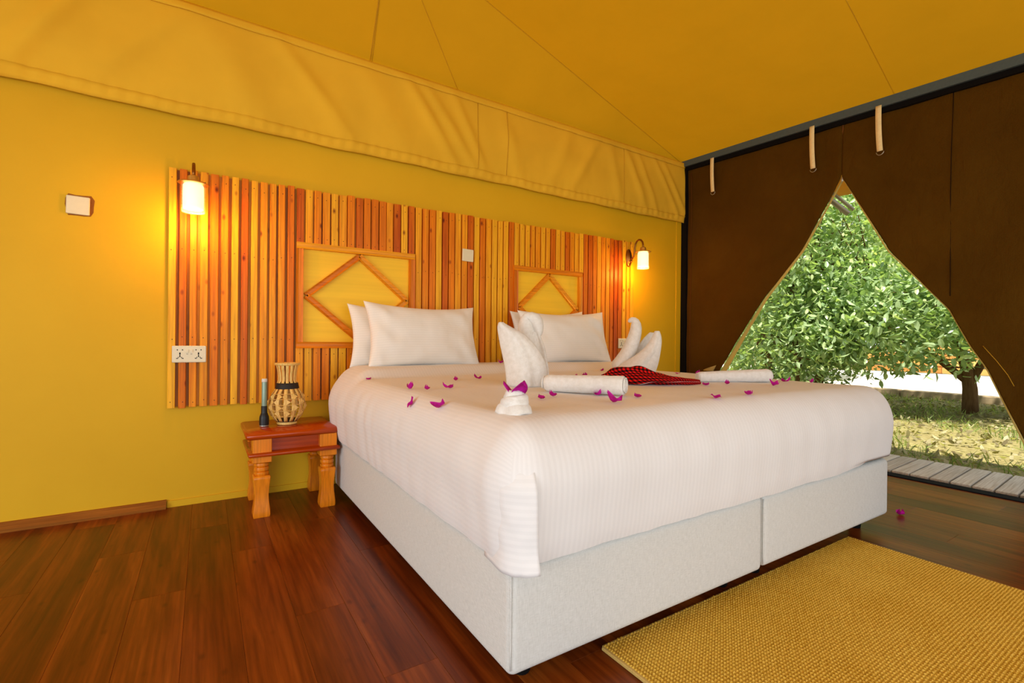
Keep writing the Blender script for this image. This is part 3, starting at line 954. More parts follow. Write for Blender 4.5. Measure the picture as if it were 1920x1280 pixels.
# duvet
DX0, DX1, DY0, DY1, DZ0, DZ1 = .588, 2.772, -2.132, -.13, .335, .678
DR = (.11, .12, .165)
def sstep(a, b, x):
    t_ = max(0, min(1, (x - a) / (b - a))); return t_ * t_ * (3 - 2 * t_)
mb, push, dc, dh = rbox(DX0, DX1, DY0, DY1, DZ0 - .10, DZ1, DR, 1, 1, 1)
vs_all = MB(); UV = []
def dpoint(p, cu):
    q = push(p)
    x, y, z = q
    zt = sstep(DZ1 - .17, DZ1, z)
    # soft crown, fold-over band below the pillows and shallow quilting on the top
    z += zt * (.008 * math.sin(math.pi * (x - DX0) / (DX1 - DX0)) + .004 * noise.noise((x * 3, y * 3, 0)) + .0022 * noise.noise((x * 11, y * 5, 1)))
    fold = sstep(-.60, -.50, y + .03 * noise.noise((x * 2, 0, 4)))
    inx = sstep(DX0 + .01, DX0 + .16, x) * sstep(DX1 - .01, DX1 - .16, x)
    z += zt * fold * .048 * inx
    z -= zt * .007 * math.exp(-((y + .61) / .022) ** 2) * inx
    sd = 1 - sstep(DZ1 - .10, DZ1 - .01, q.z)
    lo = 1 - sstep(DZ0, DZ0 + .2, z)
    # pleats of the tucked sides
    if abs(p.x) > dh.x - .02:
        s = 1 if p.x > 0 else -1
        a = .0042 * math.sin(y * 46 + 3.5 * math.sin(y * 5.3)) * sstep(-1.65, -.7, y) * (.5 + noise.noise((y * 3, 0, 1))) + .0035 * noise.noise((y * 14, z * 4, 7))
        x += s * (a * sd + .011 * noise.noise((y * 2.4, z * 3, 5)) * sd) - s * lo * .012
    if p.y < -dh.y + .02:
        a = .004 * noise.noise((x * 9, z * 4, 2)) + .006 * noise.noise((x * 2.2, z * 2.5, 6))
        y += a * sd + lo * .014
    # ragged tucked hem
    if z < DZ0 + .02:
        hz = .008 * noise.noise((x * 6, y * 6, 3)) + .003 * noise.noise((x * 19, y * 19, 3))
        rs = .045 * sstep(2.2, 2.72, x) if p.y < -dh.y + .05 else .02 * sstep(-.9, -2.05, y) * (x > 2)
        z = max(z, DZ0) + hz * .6 + rs
    return (x, y, z)
def face(A_, B_, mk, uvf):
    o = len(vs_all.v)
    n = len(A_)
    for b_ in B_:
        for a_ in A_:
            p = mk(a_, b_)
            vs_all.v.append(dpoint(p, None)); UV.append(uvf(a_, b_))
    vs_all.f.extend([(o + j * n + i, o + j * n + i + 1, o + (j + 1) * n + i + 1, o + (j + 1) * n + i) for j in range(len(B_) - 1) for i in range(n - 1)])
def seq(hh, r, n):
    e = [-hh + r * 1.0 * k / 9 for k in range(10)]
    m_ = list(np.linspace(e[-1], -e[-1], n))[1:-1]
    return e + m_ + [-k for k in reversed(e)]
gx, gy = seq(dh.x, DR[0], 90), seq(dh.y, DR[1], 90)
zlo = DZ0 - dc.z
gz = list(np.linspace(zlo, dh.z - DR[2], 14)) + [dh.z - DR[2] + DR[2] * k / 9 for k in range(1, 10)]
face(gx, gy, lambda a, b: Vector((a, b, dh.z)), lambda a, b: (a, b))
face(gx, gz, lambda a, b: Vector((a, -dh.y, b)), lambda a, b: (a, -dh.y - (dh.z - b)))
face(gx, gz, lambda a, b: Vector((a, dh.y, b)), lambda a, b: (a, dh.y + (dh.z - b)))
face(gy, gz, lambda a, b: Vector((-dh.x, a, b)), lambda a, b: (-dh.x - (dh.z - b), a))
face(gy, gz, lambda a, b: Vector((dh.x, a, b)), lambda a, b: (dh.x + (dh.z - b), a))
du = vs_all.build('duvet', M['duvet'], None, True)
uvl = du.data.uv_layers.new(name='cloth')
lv = np.empty(len(du.data.loops), dtype=np.int32); du.data.loops.foreach_get('vertex_index', lv)
uvl.data.foreach_set('uv', np.array(UV, dtype=np.float32)[lv].ravel())
bm = bmesh.new(); bm.from_mesh(du.data)
bmesh.ops.remove_doubles(bm, verts=bm.verts, dist=.0008); bmesh.ops.recalc_face_normals(bm, faces=bm.faces); bm.to_mesh(du.data); bm.free()
du.data.polygons.foreach_set('use_smooth', [True] * len(du.data.polygons))
tag(du, 'white satin-striped duvet tucked over the mattress and folded below the pillows', 'duvet')
# tucked corner fold at the near corner of the foot end
def cfold(u, v):
    # v 0 hem .. 1 top ; u 0 on the side .. 1 free lip on the front face
    z = DZ0 - .008 + v * .26
    ang = .25 + u * (1.02 + .10 * (1 - v))
    rx, ry = DR[0], DR[1]
    side_y = DY0 + ry + .06 * (1 - u) ** 2
    th = -.010 + .014 * sstep(0, .35, u) + .012 * u ** 2 * (1 - .7 * v) + .008 * math.exp(-(v / .12) ** 2) * u - .016 * sstep(.72, 1, v)
    nx, ny = -math.cos(ang), -math.sin(ang)
    zz = min(1, max(0, (z - (DZ1 - DR[2])) / DR[2])); k = math.sqrt(max(0, 1 - zz * zz))
    x = DX0 + rx + nx * (rx * k + th) + .012 * (1 - sstep(DZ0, DZ0 + .2, z)) * (1 - u)
    y = side_y * (1 - u) ** 3 + (DY0 + ry) * (1 - (1 - u) ** 3) + ny * (ry * k + th) + .010 * (1 - sstep(DZ0, DZ0 + .2, z)) * u
    wr = .003 * noise.noise((u * 4, v * 7, 2))
    return (x + nx * wr, y + ny * wr, z + .005 * noise.noise((u * 5, v * 2, 1)) - .006 * math.sin(u * math.pi) * (1 - v))
cf = MB().grid(cfold, 18, 26).build('corner_fold', M['duvet'], du, True)
solid(cf, .006, 0)
cuv = cf.data.uv_layers.new(name='cloth')
for poly in cf.data.polygons:
    for li, vi in zip(poly.loop_indices, poly.vertices):
        co = cf.data.vertices[vi].co
        cuv.data[li].uv = (-dh.x - (dh.z - (co.z - dc.z)), co.y)
def d_height(x, y):
    dx = max(0, abs(x - dc.x) - (dh.x - DR[0])) / DR[0]; dy = max(0, abs(y - dc.y) - (dh.y - DR[1])) / DR[1]
    d2 = min(.98, dx * dx + dy * dy)
    z = DZ1 - DR[2] * (1 - math.sqrt(1 - d2)) + .008 * math.sin(math.pi * (x - DX0) / (DX1 - DX0))
    return z + .048 * sstep(-.60, -.50, y)

# ------------------------------------------------------------------ pillows
def pillow(loc, W, Hh, T, tilt, rz, seed, lab, roll=0):
    def surf(sgn):
        def f(a, b):
            u, v = a * 2 - 1, b * 2 - 1
            uu = math.sin(u * math.pi / 2); vv = math.sin(v * math.pi / 2)
            th = T * (max(0, (1 - uu ** 2)) ** .42) * (max(0, (1 - vv ** 2)) ** .42)
            X = W / 2 * uu * (1 - .085 * (1 - vv * vv)); Z = Hh / 2 * vv * (1 - .11 * (1 - uu * uu))
            sagz = -.012 * (1 - uu * uu) * (vv > 0) * vv
            wr = .007 * noise.noise((uu * 3 + seed, vv * 2.4, seed)) + .0035 * noise.noise((uu * 9 + seed, vv * 3, 2 + seed))
            cr = .006 * math.sin((uu + vv * .8) * 9 + seed) * math.exp(-((abs(uu) - .72) / .16) ** 2)
            return (X, -sgn * (th + (wr + cr) * min(1, th / (T * .4))), Z + Hh / 2 + sagz)
        return f
    mb = MB().grid(surf(1), 44, 30).grid(surf(-1), 44, 30)
    o = mb.build('pillow', M['pillow'], None, True)
    bm = bmesh.new(); bm.from_mesh(o.data); bmesh.ops.remove_doubles(bm, verts=bm.verts, dist=.0006); bmesh.ops.recalc_face_normals(bm, faces=bm.faces); bm.to_mesh(o.data); bm.free()
    o.data.polygons.foreach_set('use_smooth', [True] * len(o.data.polygons))
    o.location = loc; o.rotation_euler = (-tilt, roll, rz)
    return tag(o, lab, 'pillow', 'white striped pillows against the headboard')
pillow((1.045, -.21, .712), .68, .385, .065, .22, .0, 1.3, 'white pillow standing at the back of the left pair, mostly hidden', .01)
pillow((1.125, -.36, .712), .72, .40, .085, .27, .02, 4.1, 'white pillow at the front of the left pair, below the larger diamond', .01)
pillow((2.20, -.20, .712), .68, .40, .065, .2, .0, 7.7, 'white pillow standing at the back of the right pair, mostly hidden', -.03)
pillow((2.23, -.35, .712), .78, .40, .085, .25, -.02, 9.2, 'white pillow at the front of the right pair, behind the towel swans', -.02)

# ------------------------------------------------------------------ towels
def cloth_merge(o):
    bm = bmesh.new(); bm.from_mesh(o.data); bmesh.ops.remove_doubles(bm, verts=bm.verts, dist=.0006); bmesh.ops.recalc_face_normals(bm, faces=bm.faces); bm.to_mesh(o.data); bm.free()
    o.data.polygons.foreach_set('use_smooth', [True] * len(o.data.polygons))
    return o
def towel_roll(p, q, r0, r1, lab):
    a = Vector((p[0], p[1], d_height(*p) + r0)); b = Vector((q[0], q[1], d_height(*q) + r1))
    d = b - a; L = d.length; rz = math.atan2(d.y, d.x)
    o = empty('rolled_towel', a, rz); o.rotation_euler = (0, -math.asin(d.z / L), rz)
    mb = MB()
    n = 40
    prof = [(.0, .80), (.006, .93), (.016, 1.0)] + [(L * k / 12, 1.0 + .02 * math.sin(k * 2.3)) for k in range(1, 12)] + [(L - .008, 1.0), (L - .003, .97), (L, .92)]
    vs = []; fs = []
    for (x, s) in prof:
        r = (r0 + (r1 - r0) * x / L) * s
        for k in range(n):
            an = 2 * math.pi * k / n
            rr = r * (1 - .05 * max(0, -math.sin(an)) ** 3) * (1 + .03 * math.exp(-((an - 2.4) / .12) ** 2)) + .0012 * noise.noise((x * 30, math.cos(an) * 3, math.sin(an) * 3))
            vs.append((x, rr * math.cos(an), rr * math.sin(an)))
    for i in range(len(prof) - 1):
        for k in range(n): fs.append((i * n + k, i * n + (k + 1) % n, (i + 1) * n + (k + 1) % n, (i + 1) * n + k))
    fs.append(tuple(reversed(range(n)))); fs.append(tuple((len(prof) - 1) * n + k for k in range(n)))
    mb.add(vs, fs).build('towel_body', M['terry'], o, True)
    # wound layers on the end
    for (x0, rr, sg) in ((L - .001, r1, 1), (.001, r0, -1)):
        pts = []
        for k in range(70):
            tt = k / 69; an = tt * 2 * math.pi * 3.6; r = rr * (.08 + .76 * tt)
            pts.append((x0 + sg * .005, r * math.cos(an), r * math.sin(an)))
        MB().tube(pts, rr * .088, 7).build('spiral_edge', M['terry'], o, True)
    return tag(o, lab, 'towel', 'rolled white towels on the duvet')
towel_roll((1.115, -1.555), (1.275, -1.815), .033, .036, 'rolled white towel in front of the towel swan with the tall pointed wing')
towel_roll((2.035, -1.56), (2.375, -1.715), .025, .034, 'rolled white towel beyond the red checked cloth, nearest the open net')

def sheet(fn, nu, nv, name, mat, parent, th=.012):
    o = MB().grid(fn, nu, nv).build(name, mat, parent, True)
    solid(o, th, 0); subsurf(o, 1)
    return o
def wing_fn(tab, y0, cup, rnd=0, lean=0):
    """upright folded towel wing: table of (z, left x, right x), bulging toward -y by cup"""
    def f(u, v):
        k = v * (len(tab) - 1); i = min(int(k), len(tab) - 2); fr_ = k - i
        z, xl, xr = [tab[i][j] + (tab[i + 1][j] - tab[i][j]) * fr_ for j in range(3)]
        s_ = u * 2 - 1
        y = y0 - cup * (1 - s_ * s_) * (1 - .8 * v) + lean * v + .007 * noise.noise((s_ * 2 + rnd, v * 4, rnd)) + .012 * math.exp(-((s_ - .35) / .14) ** 2) * (1 - v) * (cup > 0)
        return (xl + (xr - xl) * u, y, z)
    return f
def swan(loc, rz, lab, neck, wings, body):
    o = empty('towel_swan', loc, rz)
    mb = MB()
    def bf(u, v):
        a = u * 2 * math.pi; 
        k = math.sin(v * math.pi / 2)
        r = math.cos(v * math.pi / 2) ** .7
        return (body[0] * r * math.cos(a), body[1] * r * math.sin(a) , body[2] * k + .006 * noise.noise((math.cos(a) * 2, math.sin(a) * 2, v * 3)) * r)
    cloth_merge(MB().grid(bf, 36, 12).build('body', M['terry'], o, True))
    pts, rad = neck
    nk_ = MB().tube(pts, rad, 16, True, 1.0).build('neck', M['terry'], o, True); subsurf(nk_, 1)
    for i, wf in enumerate(wings):
        sheet(wf, 14, 18, 'wing', M['terry'], o, .016)
    return tag(o, lab, 'towel swan', 'towel swans on the duvet')
# swan with the broad wing toward the camera (left)
zs = d_height(1.20, -1.29)
swan((1.20, -1.29, zs), -.57, 'white towel swan with a broad pointed wing, behind the front rolled towel',
     ([(.05, .10, .02), (.035, .10, .10), (.015, .095, .19), (.0, .09, .27), (.015, .085, .312), (.045, .08, .305), (.06, .075, .26), (.062, .07, .21)], [.055, .055, .05, .042, .036, .036, .03, .012]),
     [wing_fn([(-.002, -.080, .083), (.04, -.084, .092), (.085, -.090, .090), (.13, -.100, .070), (.175, -.110, .038), (.22, -.118, -.008), (.248, -.121, -.066), (.266, -.116, -.100), (.272, -.111, -.106)], -.045, .065, 1.0),
      wing_fn([(.0, -.02, .11), (.08, -.01, .105), (.16, .01, .09), (.24, .03, .06)], .06, -.03, 3.0)],
     (.085, .10, .09))
zs = d_height(2.24, -.95)
swan((2.24, -.95, zs), -.75, 'white towel swan with a raised hooked neck, behind the red checked cloth',
     ([(-.115, .0, .01), (-.065, .0, .07), (-.025, .0, .15), (.0, .0, .225), (.012, .0, .285), (.004, .0, .325), (-.018, .0, .336), (-.042, .0, .318)], [.06, .054, .046, .041, .036, .03, .021, .008]),
     [wing_fn([(-.002, -.155, .115), (.04, -.10, .128), (.08, -.045, .138), (.12, .015, .144), (.16, .06, .148), (.20, .09, .150), (.235, .108, .146), (.262, .120, .134)], -.06, .06, 5.0),
      wing_fn([(.0, -.03, .12), (.09, -.005, .135), (.16, .02, .14), (.21, .055, .142), (.255, .10, .138)], .05, -.045, 7.0)],
     (.13, .11, .09))

# towel rosette near the corner
fx, fy = .73, -1.935
ro = tag(empty('towel_rosette', (fx, fy, d_height(fx, fy) - .004)), 'small white towel folded into a rosette near the front corner of the bed', 'towel')
def rb(u, v):
    a = u * 2 * math.pi
    rr = .050 * (1 + .10 * math.sin(a * 3 + 1) + .05 * math.sin(a * 5))
    k = math.sin(v * math.pi)
    r = rr * (1 - .55 * v) + .006 * k
    return (r * math.cos(a), r * math.sin(a), .002 + .030 * math.sin(v * math.pi / 2) + .004 * math.sin(a * 3) * (1 - v))
o = cloth_merge(MB().grid(rb, 40, 8).build('base_fold', M['terry'], ro, True)); solid(o, .005)
for (ph, r_, zc, th) in ((0.4, .034, .034, .009), (2.6, .030, .044, .009), (4.6, .022, .054, .009), (1.2, .012, .058, .008)):
    pts = [(r_ * (1 - .10 * k / 26) * math.cos(ph + k * .27), r_ * (1 - .10 * k / 26) * math.sin(ph + k * .27), zc - .005 + .010 * k / 26) for k in range(27)]
    MB().tube(pts, [th * (.35 + .65 * math.sin(math.pi * min(1, .12 + k / 30))) for k in range(27)], 10, True, 1.6).build('petal_fold', M['terry'], ro, True)
MB().lathe([(.038, .01), (.036, .03), (.028, .05), (.012, .06)], 24).build('core', M['terry'], ro, True)

# red checked cloth, loosely twisted
def shuka():
    path = [Vector(p) for p in ((1.68, -1.36, .022), (1.655, -1.43, .034), (1.67, -1.50, .037), (1.71, -1.555, .030), (1.77, -1.60, .022), (1.85, -1.625, .015), (1.935, -1.64, .009))]
    # resample
    P_ = []
    n = 48
    for k in range(n + 1):
        t_ = k / n * (len(path) - 1); i = min(int(t_), len(path) - 2); f = t_ - i
        p0, p1, p2, p3 = path[max(0, i - 1)], path[i], path[i + 1], path[min(len(path) - 1, i + 2)]
        P_.append(.5 * ((2 * p1) + (p2 - p0) * f + (2 * p0 - 5 * p1 + 4 * p2 - p3) * f * f + (3 * p1 - p0 - 3 * p2 + p3) * f ** 3))
    m = 32
    vs = []; fs = []; uv = []
    s_acc = 0
    for k, p in enumerate(P_):
        if k: s_acc += (P_[k] - P_[k - 1]).length
        t_ = k / n
        tan = (P_[min(n, k + 1)] - P_[max(0, k - 1)]).normalized()
        side = Vector((-tan.y, tan.x, 0)).normalized()
        wd = .070 * (math.sin(math.pi * min(1, .22 + t_ * .80)) ** .8) * (1 - .45 * t_) + .012
        ht = p.z
        zb = d_height(p.x, p.y)
        for j in range(m):
            a = 2 * math.pi * j / m
            tw = a * 3 + t_ * 9
            r = 1 + .20 * math.sin(tw) + .11 * math.sin(a * 5 - t_ * 14) + .16 * noise.noise((math.cos(a) * 1.5, math.sin(a) * 1.5, t_ * 6))
            q = p + side * (wd * r * math.cos(a)) 
            z = zb + max(0.001, ht + ht * r * math.sin(a))
            vs.append((q.x, q.y, z))
            uv.append((s_acc * 1.15 + .05 * math.sin(a), a * .055 + t_ * .10))
    for k in range(n):
        for j in range(m):
            fs.append((k * m + j, k * m + (j + 1) % m, (k + 1) * m + (j + 1) % m, (k + 1) * m + j))
    fs.append(tuple(reversed(range(m)))); fs.append(tuple(n * m + j for j in range(m)))
    mb = MB().add(vs, fs)
    o = mb.build('checked_cloth', M['check'], None, True)
    ul = o.data.uv_layers.new(name='cloth')
    for poly in o.data.polygons:
        us = [uv[v] for v in poly.vertices]
        wrap = max(u[1] for u in us) - min(u[1] for u in us) > .2 and len(us) == 4
        for li, v in zip(poly.loop_indices, poly.vertices):
            a, b = uv[v]
            if wrap and (v % m) == 0: b += 2 * math.pi * .055
            ul.data[li].uv = (a, b)
    bm = bmesh.new(); bm.from_mesh(o.data); bmesh.ops.recalc_face_normals(bm, faces=bm.faces); bm.to_mesh(o.data); bm.free()
    o.data.polygons.foreach_set('use_smooth', [True] * len(o.data.polygons))
    return tag(o, 'red and black checked cloth loosely bunched between the towel swans and the rolled towels', 'cloth')
shuka()

# ------------------------------------------------------------------ petals
def petal_mesh(seed, curl):
    def f(u, v):
        s = u * 2 - 1; w = .017 * math.sin(math.pi * (v * .92 + .05)) ** .6 * (1 - .35 * v)
        x = s * w; y = (v - .4) * .046
        z = .004 + curl * (.010 * s * s + .016 * max(0, v - .45) ** 2 * 4 + .010 * max(0, .35 - v) * 2) + .003 * math.sin(v * 9 + seed + s * 2)
        return (x, y, z)
    me = MB().grid(f, 6, 8)
    zmin = min(p[2] for p in me.v)
    me.v = [(p[0], p[1], p[2] - zmin + .001) for p in me.v]
    m = bpy.data.meshes.new('petal'); m.from_pydata(me.v, [], me.f); m.update()
    m.polygons.foreach_set('use_smooth', [True] * len(m.polygons)); m.materials.append(M['petal'])
    return m
pms = [petal_mesh(k * 1.7, c_) for k, c_ in enumerate((.45, .7, .95, 1.2))]
PET = [(.70, -.615, 1.0, 'magenta petal at the foot of the left pair of pillows'), (1.03, -.94, 1, 'magenta petal left of two lying close below the fold of the duvet'), (1.17, -.91, 1.05, 'magenta petal right of two lying close below the fold of the duvet'),
       (.70, -1.20, 1.1, 'magenta petal of the left group on the bed, farthest from the camera'), (.632, -1.40, 1.15, 'magenta petal nearest the left edge of the duvet'), (.745, -1.27, .95, 'flat magenta petal in the middle of the left group'), (.835, -1.28, 1.1, 'magenta petal with an upturned tip at the right of the left group'), (.65, -1.62, 1.15, 'pale pink-magenta petal of the left group, nearest the camera'),
       (.955, -1.75, 1.05, 'magenta petal just right of the towel rosette'), (1.035, -1.71, 1.05, 'magenta petal between the rosette petal and the front rolled towel'), (1.20, -1.755, 1.05, 'magenta petal against the near side of the front rolled towel'), (1.115, -1.935, 1.35, 'large ruffled magenta petal below the open end of the front rolled towel'), (1.285, -1.87, 1.05, 'magenta petal just right of the open end of the front rolled towel'),
       (1.73, -1.075, 1.3, 'pink petal standing behind the front rolled towel'), (1.69, -1.055, .7, 'small dark petal left of the pink petal behind the front rolled towel'), (2.08, -1.14, .9, 'dark magenta petal at the foot of the hook-necked towel swan'), (1.70, -1.29, 1.4, 'pale pink petal at the left end of the red checked cloth'),
       (1.90, -.43, .9, 'small dark petal on the duvet fold between the two towel swans'), (2.28, -.62, .9, 'dark petal at the foot of the right pair of pillows'), (1.60, -.42, .9, 'petal half hidden behind the broad-winged towel swan'),
       (1.90, -1.70, 1.2, 'magenta petal under the right tip of the red checked cloth'), (2.06, -1.70, 1.0, 'dark magenta petal in front of the far rolled towel, near its left end'), (2.52, -1.20, 1.3, 'pink petal on the far edge of the bed behind the far rolled towel'), (2.175, -1.86, 1.2, 'magenta petal at the right end of the far rolled towel'), (1.50, -2.03, 1.2, 'magenta petal near the foot of the bed, left of two alone'), (1.705, -2.02, 1.15, 'magenta petal near the foot of the bed, right of two alone'),
       (2.50, -1.73, 1.15, 'magenta petal on the bed top right of the far rolled towel'), (2.62, -1.80, .8, 'tiny petal at the far right edge of the bed top'), (2.46, -1.10, .9, 'small pink petal on the far bed edge by the ochre wall corner')]
def top_z(x, y):
    hit, loc, nr, ix = du.ray_cast(Vector((x, y, 2)), Vector((0, 0, -1)))
    return (loc.z, nr) if hit else (.68, Vector((0, 0, 1)))
bpy.context.view_layer.update()
for k, (x, y, s, lab) in enumerate(PET):
    z, nr = top_z(x, y)
    o = link('petal', pms[k % 4], None, (x, y, z + .0012))
    q = Vector((0, 0, 1)).rotation_difference(nr)
    o.rotation_mode = 'QUATERNION'
    from mathutils import Quaternion
    o.rotation_quaternion = q @ Quaternion((0, 0, 1), random.uniform(0, 6.28))
    s *= .82
    o.scale = (s, s, s)
    tag(o, lab, 'petal', 'magenta bougainvillea petals strewn on the bed')
o = link('petal', pms[2], None, (3.03, -2.041, .001), (0, 0, 1.9)); o.scale = (1.3, 1.3, 1.3)
tag(o, 'single magenta petal lying on the plank floor by the threshold', 'petal')
# bloom on the rosette: three bracts
bl = tag(empty('bougainvillea_bloom', (fx + .004, fy, d_height(fx, fy) + .048)), 'magenta bougainvillea bloom set on top of the towel rosette', 'flower')
bl.scale = (1.4, 1.4, 1.4)
for k in range(3):
    def bf(u, v, k=k):
        a = k * 2.094 - 1.75; s = u * 2 - 1; w = .016 * math.sin(math.pi * (v * .85 + .1)) ** .7
        r = .004 + .022 * v; z = .002 + .03 * v - .004 * v * v - .006 * s * s
        return (r * math.cos(a) - s * w * math.sin(a), r * math.sin(a) + s * w * math.cos(a), z)
    solid(MB().grid(bf, 6, 7).build('bract', M['petal'], bl, True), .0006)

# ------------------------------------------------------------------ rug
RX0, RX1, RY0, RY1 = .965, 2.452, -2.045, -3.35
rug = tag(empty('sisal_rug', ((RX0 + RX1) / 2, (RY0 + RY1) / 2, 0)), 'golden ribbed sisal rug at the foot of the bed', 'rug')
ro_ = -Vector(rug.location)
nr_ = 112
pitch = (RX1 - RX0) / nr_
mb = MB()
cols = []
for k in range(nr_):
    for (f, h) in ((0, .0062), (.22, .0115), (.5, .0135), (.78, .0115)):
        cols.append((RX0 + (k + f) * pitch, h))
cols.append((RX1, .006))
rows = np.linspace(RY0, RY1, 131)
vs = []
for j, y in enumerate(rows):
    for i, (x, h) in enumerate(cols):
        kk = i // 4
        hh = h + (.0011 * math.sin(j * 2.4 + kk * 1.7) if h > .008 else 0)
        vs.append((x + .0012 * noise.noise((kk * .9, y * 6, 0)), y + .003 * noise.noise((x * 20, j, 1)) * (j in (0, 130)), hh))
n = len(cols)
fs = [(j * n + i, (j + 1) * n + i, (j + 1) * n + i + 1, j * n + i + 1) for j in range(130) for i in range(n - 1)]
mb.add(vs, fs)
wv = mb.build('woven_ribs', M['sisal'], rug, True, loc=ro_)
for (x0, x1, y0, y1) in ((RX0 - .006, RX0 + .004, RY1, RY0), (RX1 - .004, RX1 + .006, RY1, RY0), (RX0, RX1, RY0 - .004, RY0 + .005)):
    MB().cbox(x0, x1, y0, y1, .0005, .0105, .002).build('edge_binding', simple('rug_binding', lin(206, 170, 96), .9, .1, 0, .12, 200), rug, loc=ro_)

# ------------------------------------------------------------------ outdoors
GZ = -.10
dk = struct(MB().box(XR + .075, 4.66, YF, .6, -.10, -.03).build('deck', M['groove']), 'narrow grey deck outside the net wall')
me = bpy.data.meshes.new('deck_board')
b_ = MB().cbox(-.295, .295, -.0475, .0475, -.03, -.006, .003); me.from_pydata(b_.v, [], b_.f); me.update(); me.materials.append(M['deck'])
y = .55; 
while y > -3.6:
    link('deck_board', me, dk, (4.255 + .115, y, 0), (0, 0, .06)).scale = (1.0, 1, 1); y -= .1055
struct(MB().grid(lambda u, v: (-30 + u * 90, -45 + v * 90, GZ + .0), 20, 20).build('ground', M['soil']), 'leaf-littered soil around the tent')
struct(MB().grid(lambda u, v: (11.15 + u * 9, -30 + v * 60, GZ + .02 + 0 * u), 4, 20).build('road', M['road']), 'pale sunlit track beyond the trees')
kb = tag(empty('kerb', (11.0, 0, GZ)), 'low stone kerb along the pale track', 'kerb')
kme = bpy.data.meshes.new('kerb_stone'); b_ = MB().cbox(-.09, .09, -.44, .44, 0, .14, .015); kme.from_pydata(b_.v, [], b_.f); kme.update(); kme.materials.append(M['kerb'])
for k in range(-8, 14):
    link('kerb_stone', kme, kb, (.02 * math.sin(k * 3), k * .9 + .2, -.01), (0, 0, .01 * math.sin(k * 5)))
fe = tag(empty('board_fence', (20.6, 4, GZ)), 'low orange board fence beyond the pale track', 'fence')
for k in range(7):
    MB().box(-.05, .05, -11.2 + k * 2, -11.05 + k * 2, 0, .95).build('post', M['fence'], fe)
for zz in (.12, .36, .60, .84):
    for k in range(6):
        MB().box(-.09, -.055, -11.2 + k * 2, -9.22 + k * 2, zz - .09, zz + .09).build('board', M['fence'], fe)

# eave canvas and its poles just outside the net
ev = tag(MB().grid(lambda u, v: (XR + .06 + .68 * u, YF + v * (-YF + 1.0), beam_z(YF + v * (-YF + 1)) - .0 - .40 * u - .03 * math.sin(u * 3.1)), 6, 40).build('eave_canvas', M['eave'], None, True), 'tan canvas eave seen through the tip of the tent opening', 'awning')
solid(ev, .004)
pp = tag(empty('awning_pole', (4.5, -1.0, 2.1)), 'pair of galvanised awning tubes beyond the tip of the tent opening', 'pole')
MB().tube([(-.28, .22, .34), (.1, -.125, -.12)], .022, 14).build('tube', M['galv'], pp, True)
MB().tube([(-.20, .18, .36), (.16, -.14, -.08)], .014, 14).build('tube', M['galv'], pp, True)

# leaves
def leaf_base(L=1.0, W=.42):
    v = np.array([[0, 0, 0], [-W * .42, .22, .06], [0, .25, 0], [W * .42, .22, .06], [-W * .5, .55, .05], [0, .55, -.02], [W * .5, .55, .05], [0, 1.0, -.10]]) * L
    f = [(0, 2, 1), (0, 3, 2), (1, 2, 5, 4), (2, 3, 6, 5), (4, 5, 7), (5, 6, 7)]
    return v, f
LB, LF = leaf_base()
def rand_rot(n, droop=.6):
    az = RNG.uniform(0, 2 * np.pi, n); el = RNG.normal(-droop, .5, n); rl = RNG.normal(0, .6, n)
    ca, sa, ce, se, cr, sr = np.cos(az), np.sin(az), np.cos(el), np.sin(el), np.cos(rl), np.sin(rl)
    Y = np.stack([ca * ce, sa * ce, se], 1)
    X0 = np.stack([-sa, ca, np.zeros(n)], 1); Z0 = np.cross(X0, Y)
    X = X0 * cr[:, None] + Z0 * sr[:, None]; Z = np.cross(X, Y)
    return np.stack([X, Y, Z], 2)
def leaves_mesh(name, pos, size, mat, droop=.6, base=None, faces=None):
    B_ = LB if base is None else base; F_ = LF if faces is None else faces
    n = len(pos); R_ = rand_rot(n, droop)
    V = np.einsum('nij,kj->nki', R_, B_) * size[:, None, None] + pos[:, None, :]
    me = bpy.data.meshes.new(name)
    k = len(B_)
    loops = np.concatenate([np.array(f) for f in F_]); ln = np.array([len(f) for f in F_])
    idx = (loops[None, :] + (np.arange(n) * k)[:, None]).ravel()
    tot = np.tile(ln, n); st = np.concatenate([[0], np.cumsum(tot)[:-1]])
    me.vertices.add(n * k); me.vertices.foreach_set('co', V.ravel())
    me.loops.add(len(idx)); me.loops.foreach_set('vertex_index', idx.astype(np.int32))
    me.polygons.add(len(tot)); me.polygons.foreach_set('loop_start', st.astype(np.int32)); me.polygons.foreach_set('loop_total', tot.astype(np.int32))
    me.update(calc_edges=True); me.validate()
    me.materials.append(mat)
    return me
def clusters(cen, rad, ncl, per, spread):
    d = RNG.normal(size=(ncl, 3)); d /= np.linalg.norm(d, axis=1)[:, None]
    r = RNG.uniform(.35, 1.0, ncl) ** .5
    c = np.array(cen) + d * r[:, None] * np.array(rad)
    return (c[:, None, :] + RNG.normal(size=(ncl, per, 3)) * spread).reshape(-1, 3), c
leaf_me = bpy.data.meshes.new('leaf'); leaf_me.from_pydata([tuple(p) for p in LB], [], LF); leaf_me.update(); leaf_me.materials.append(M['leaf'])
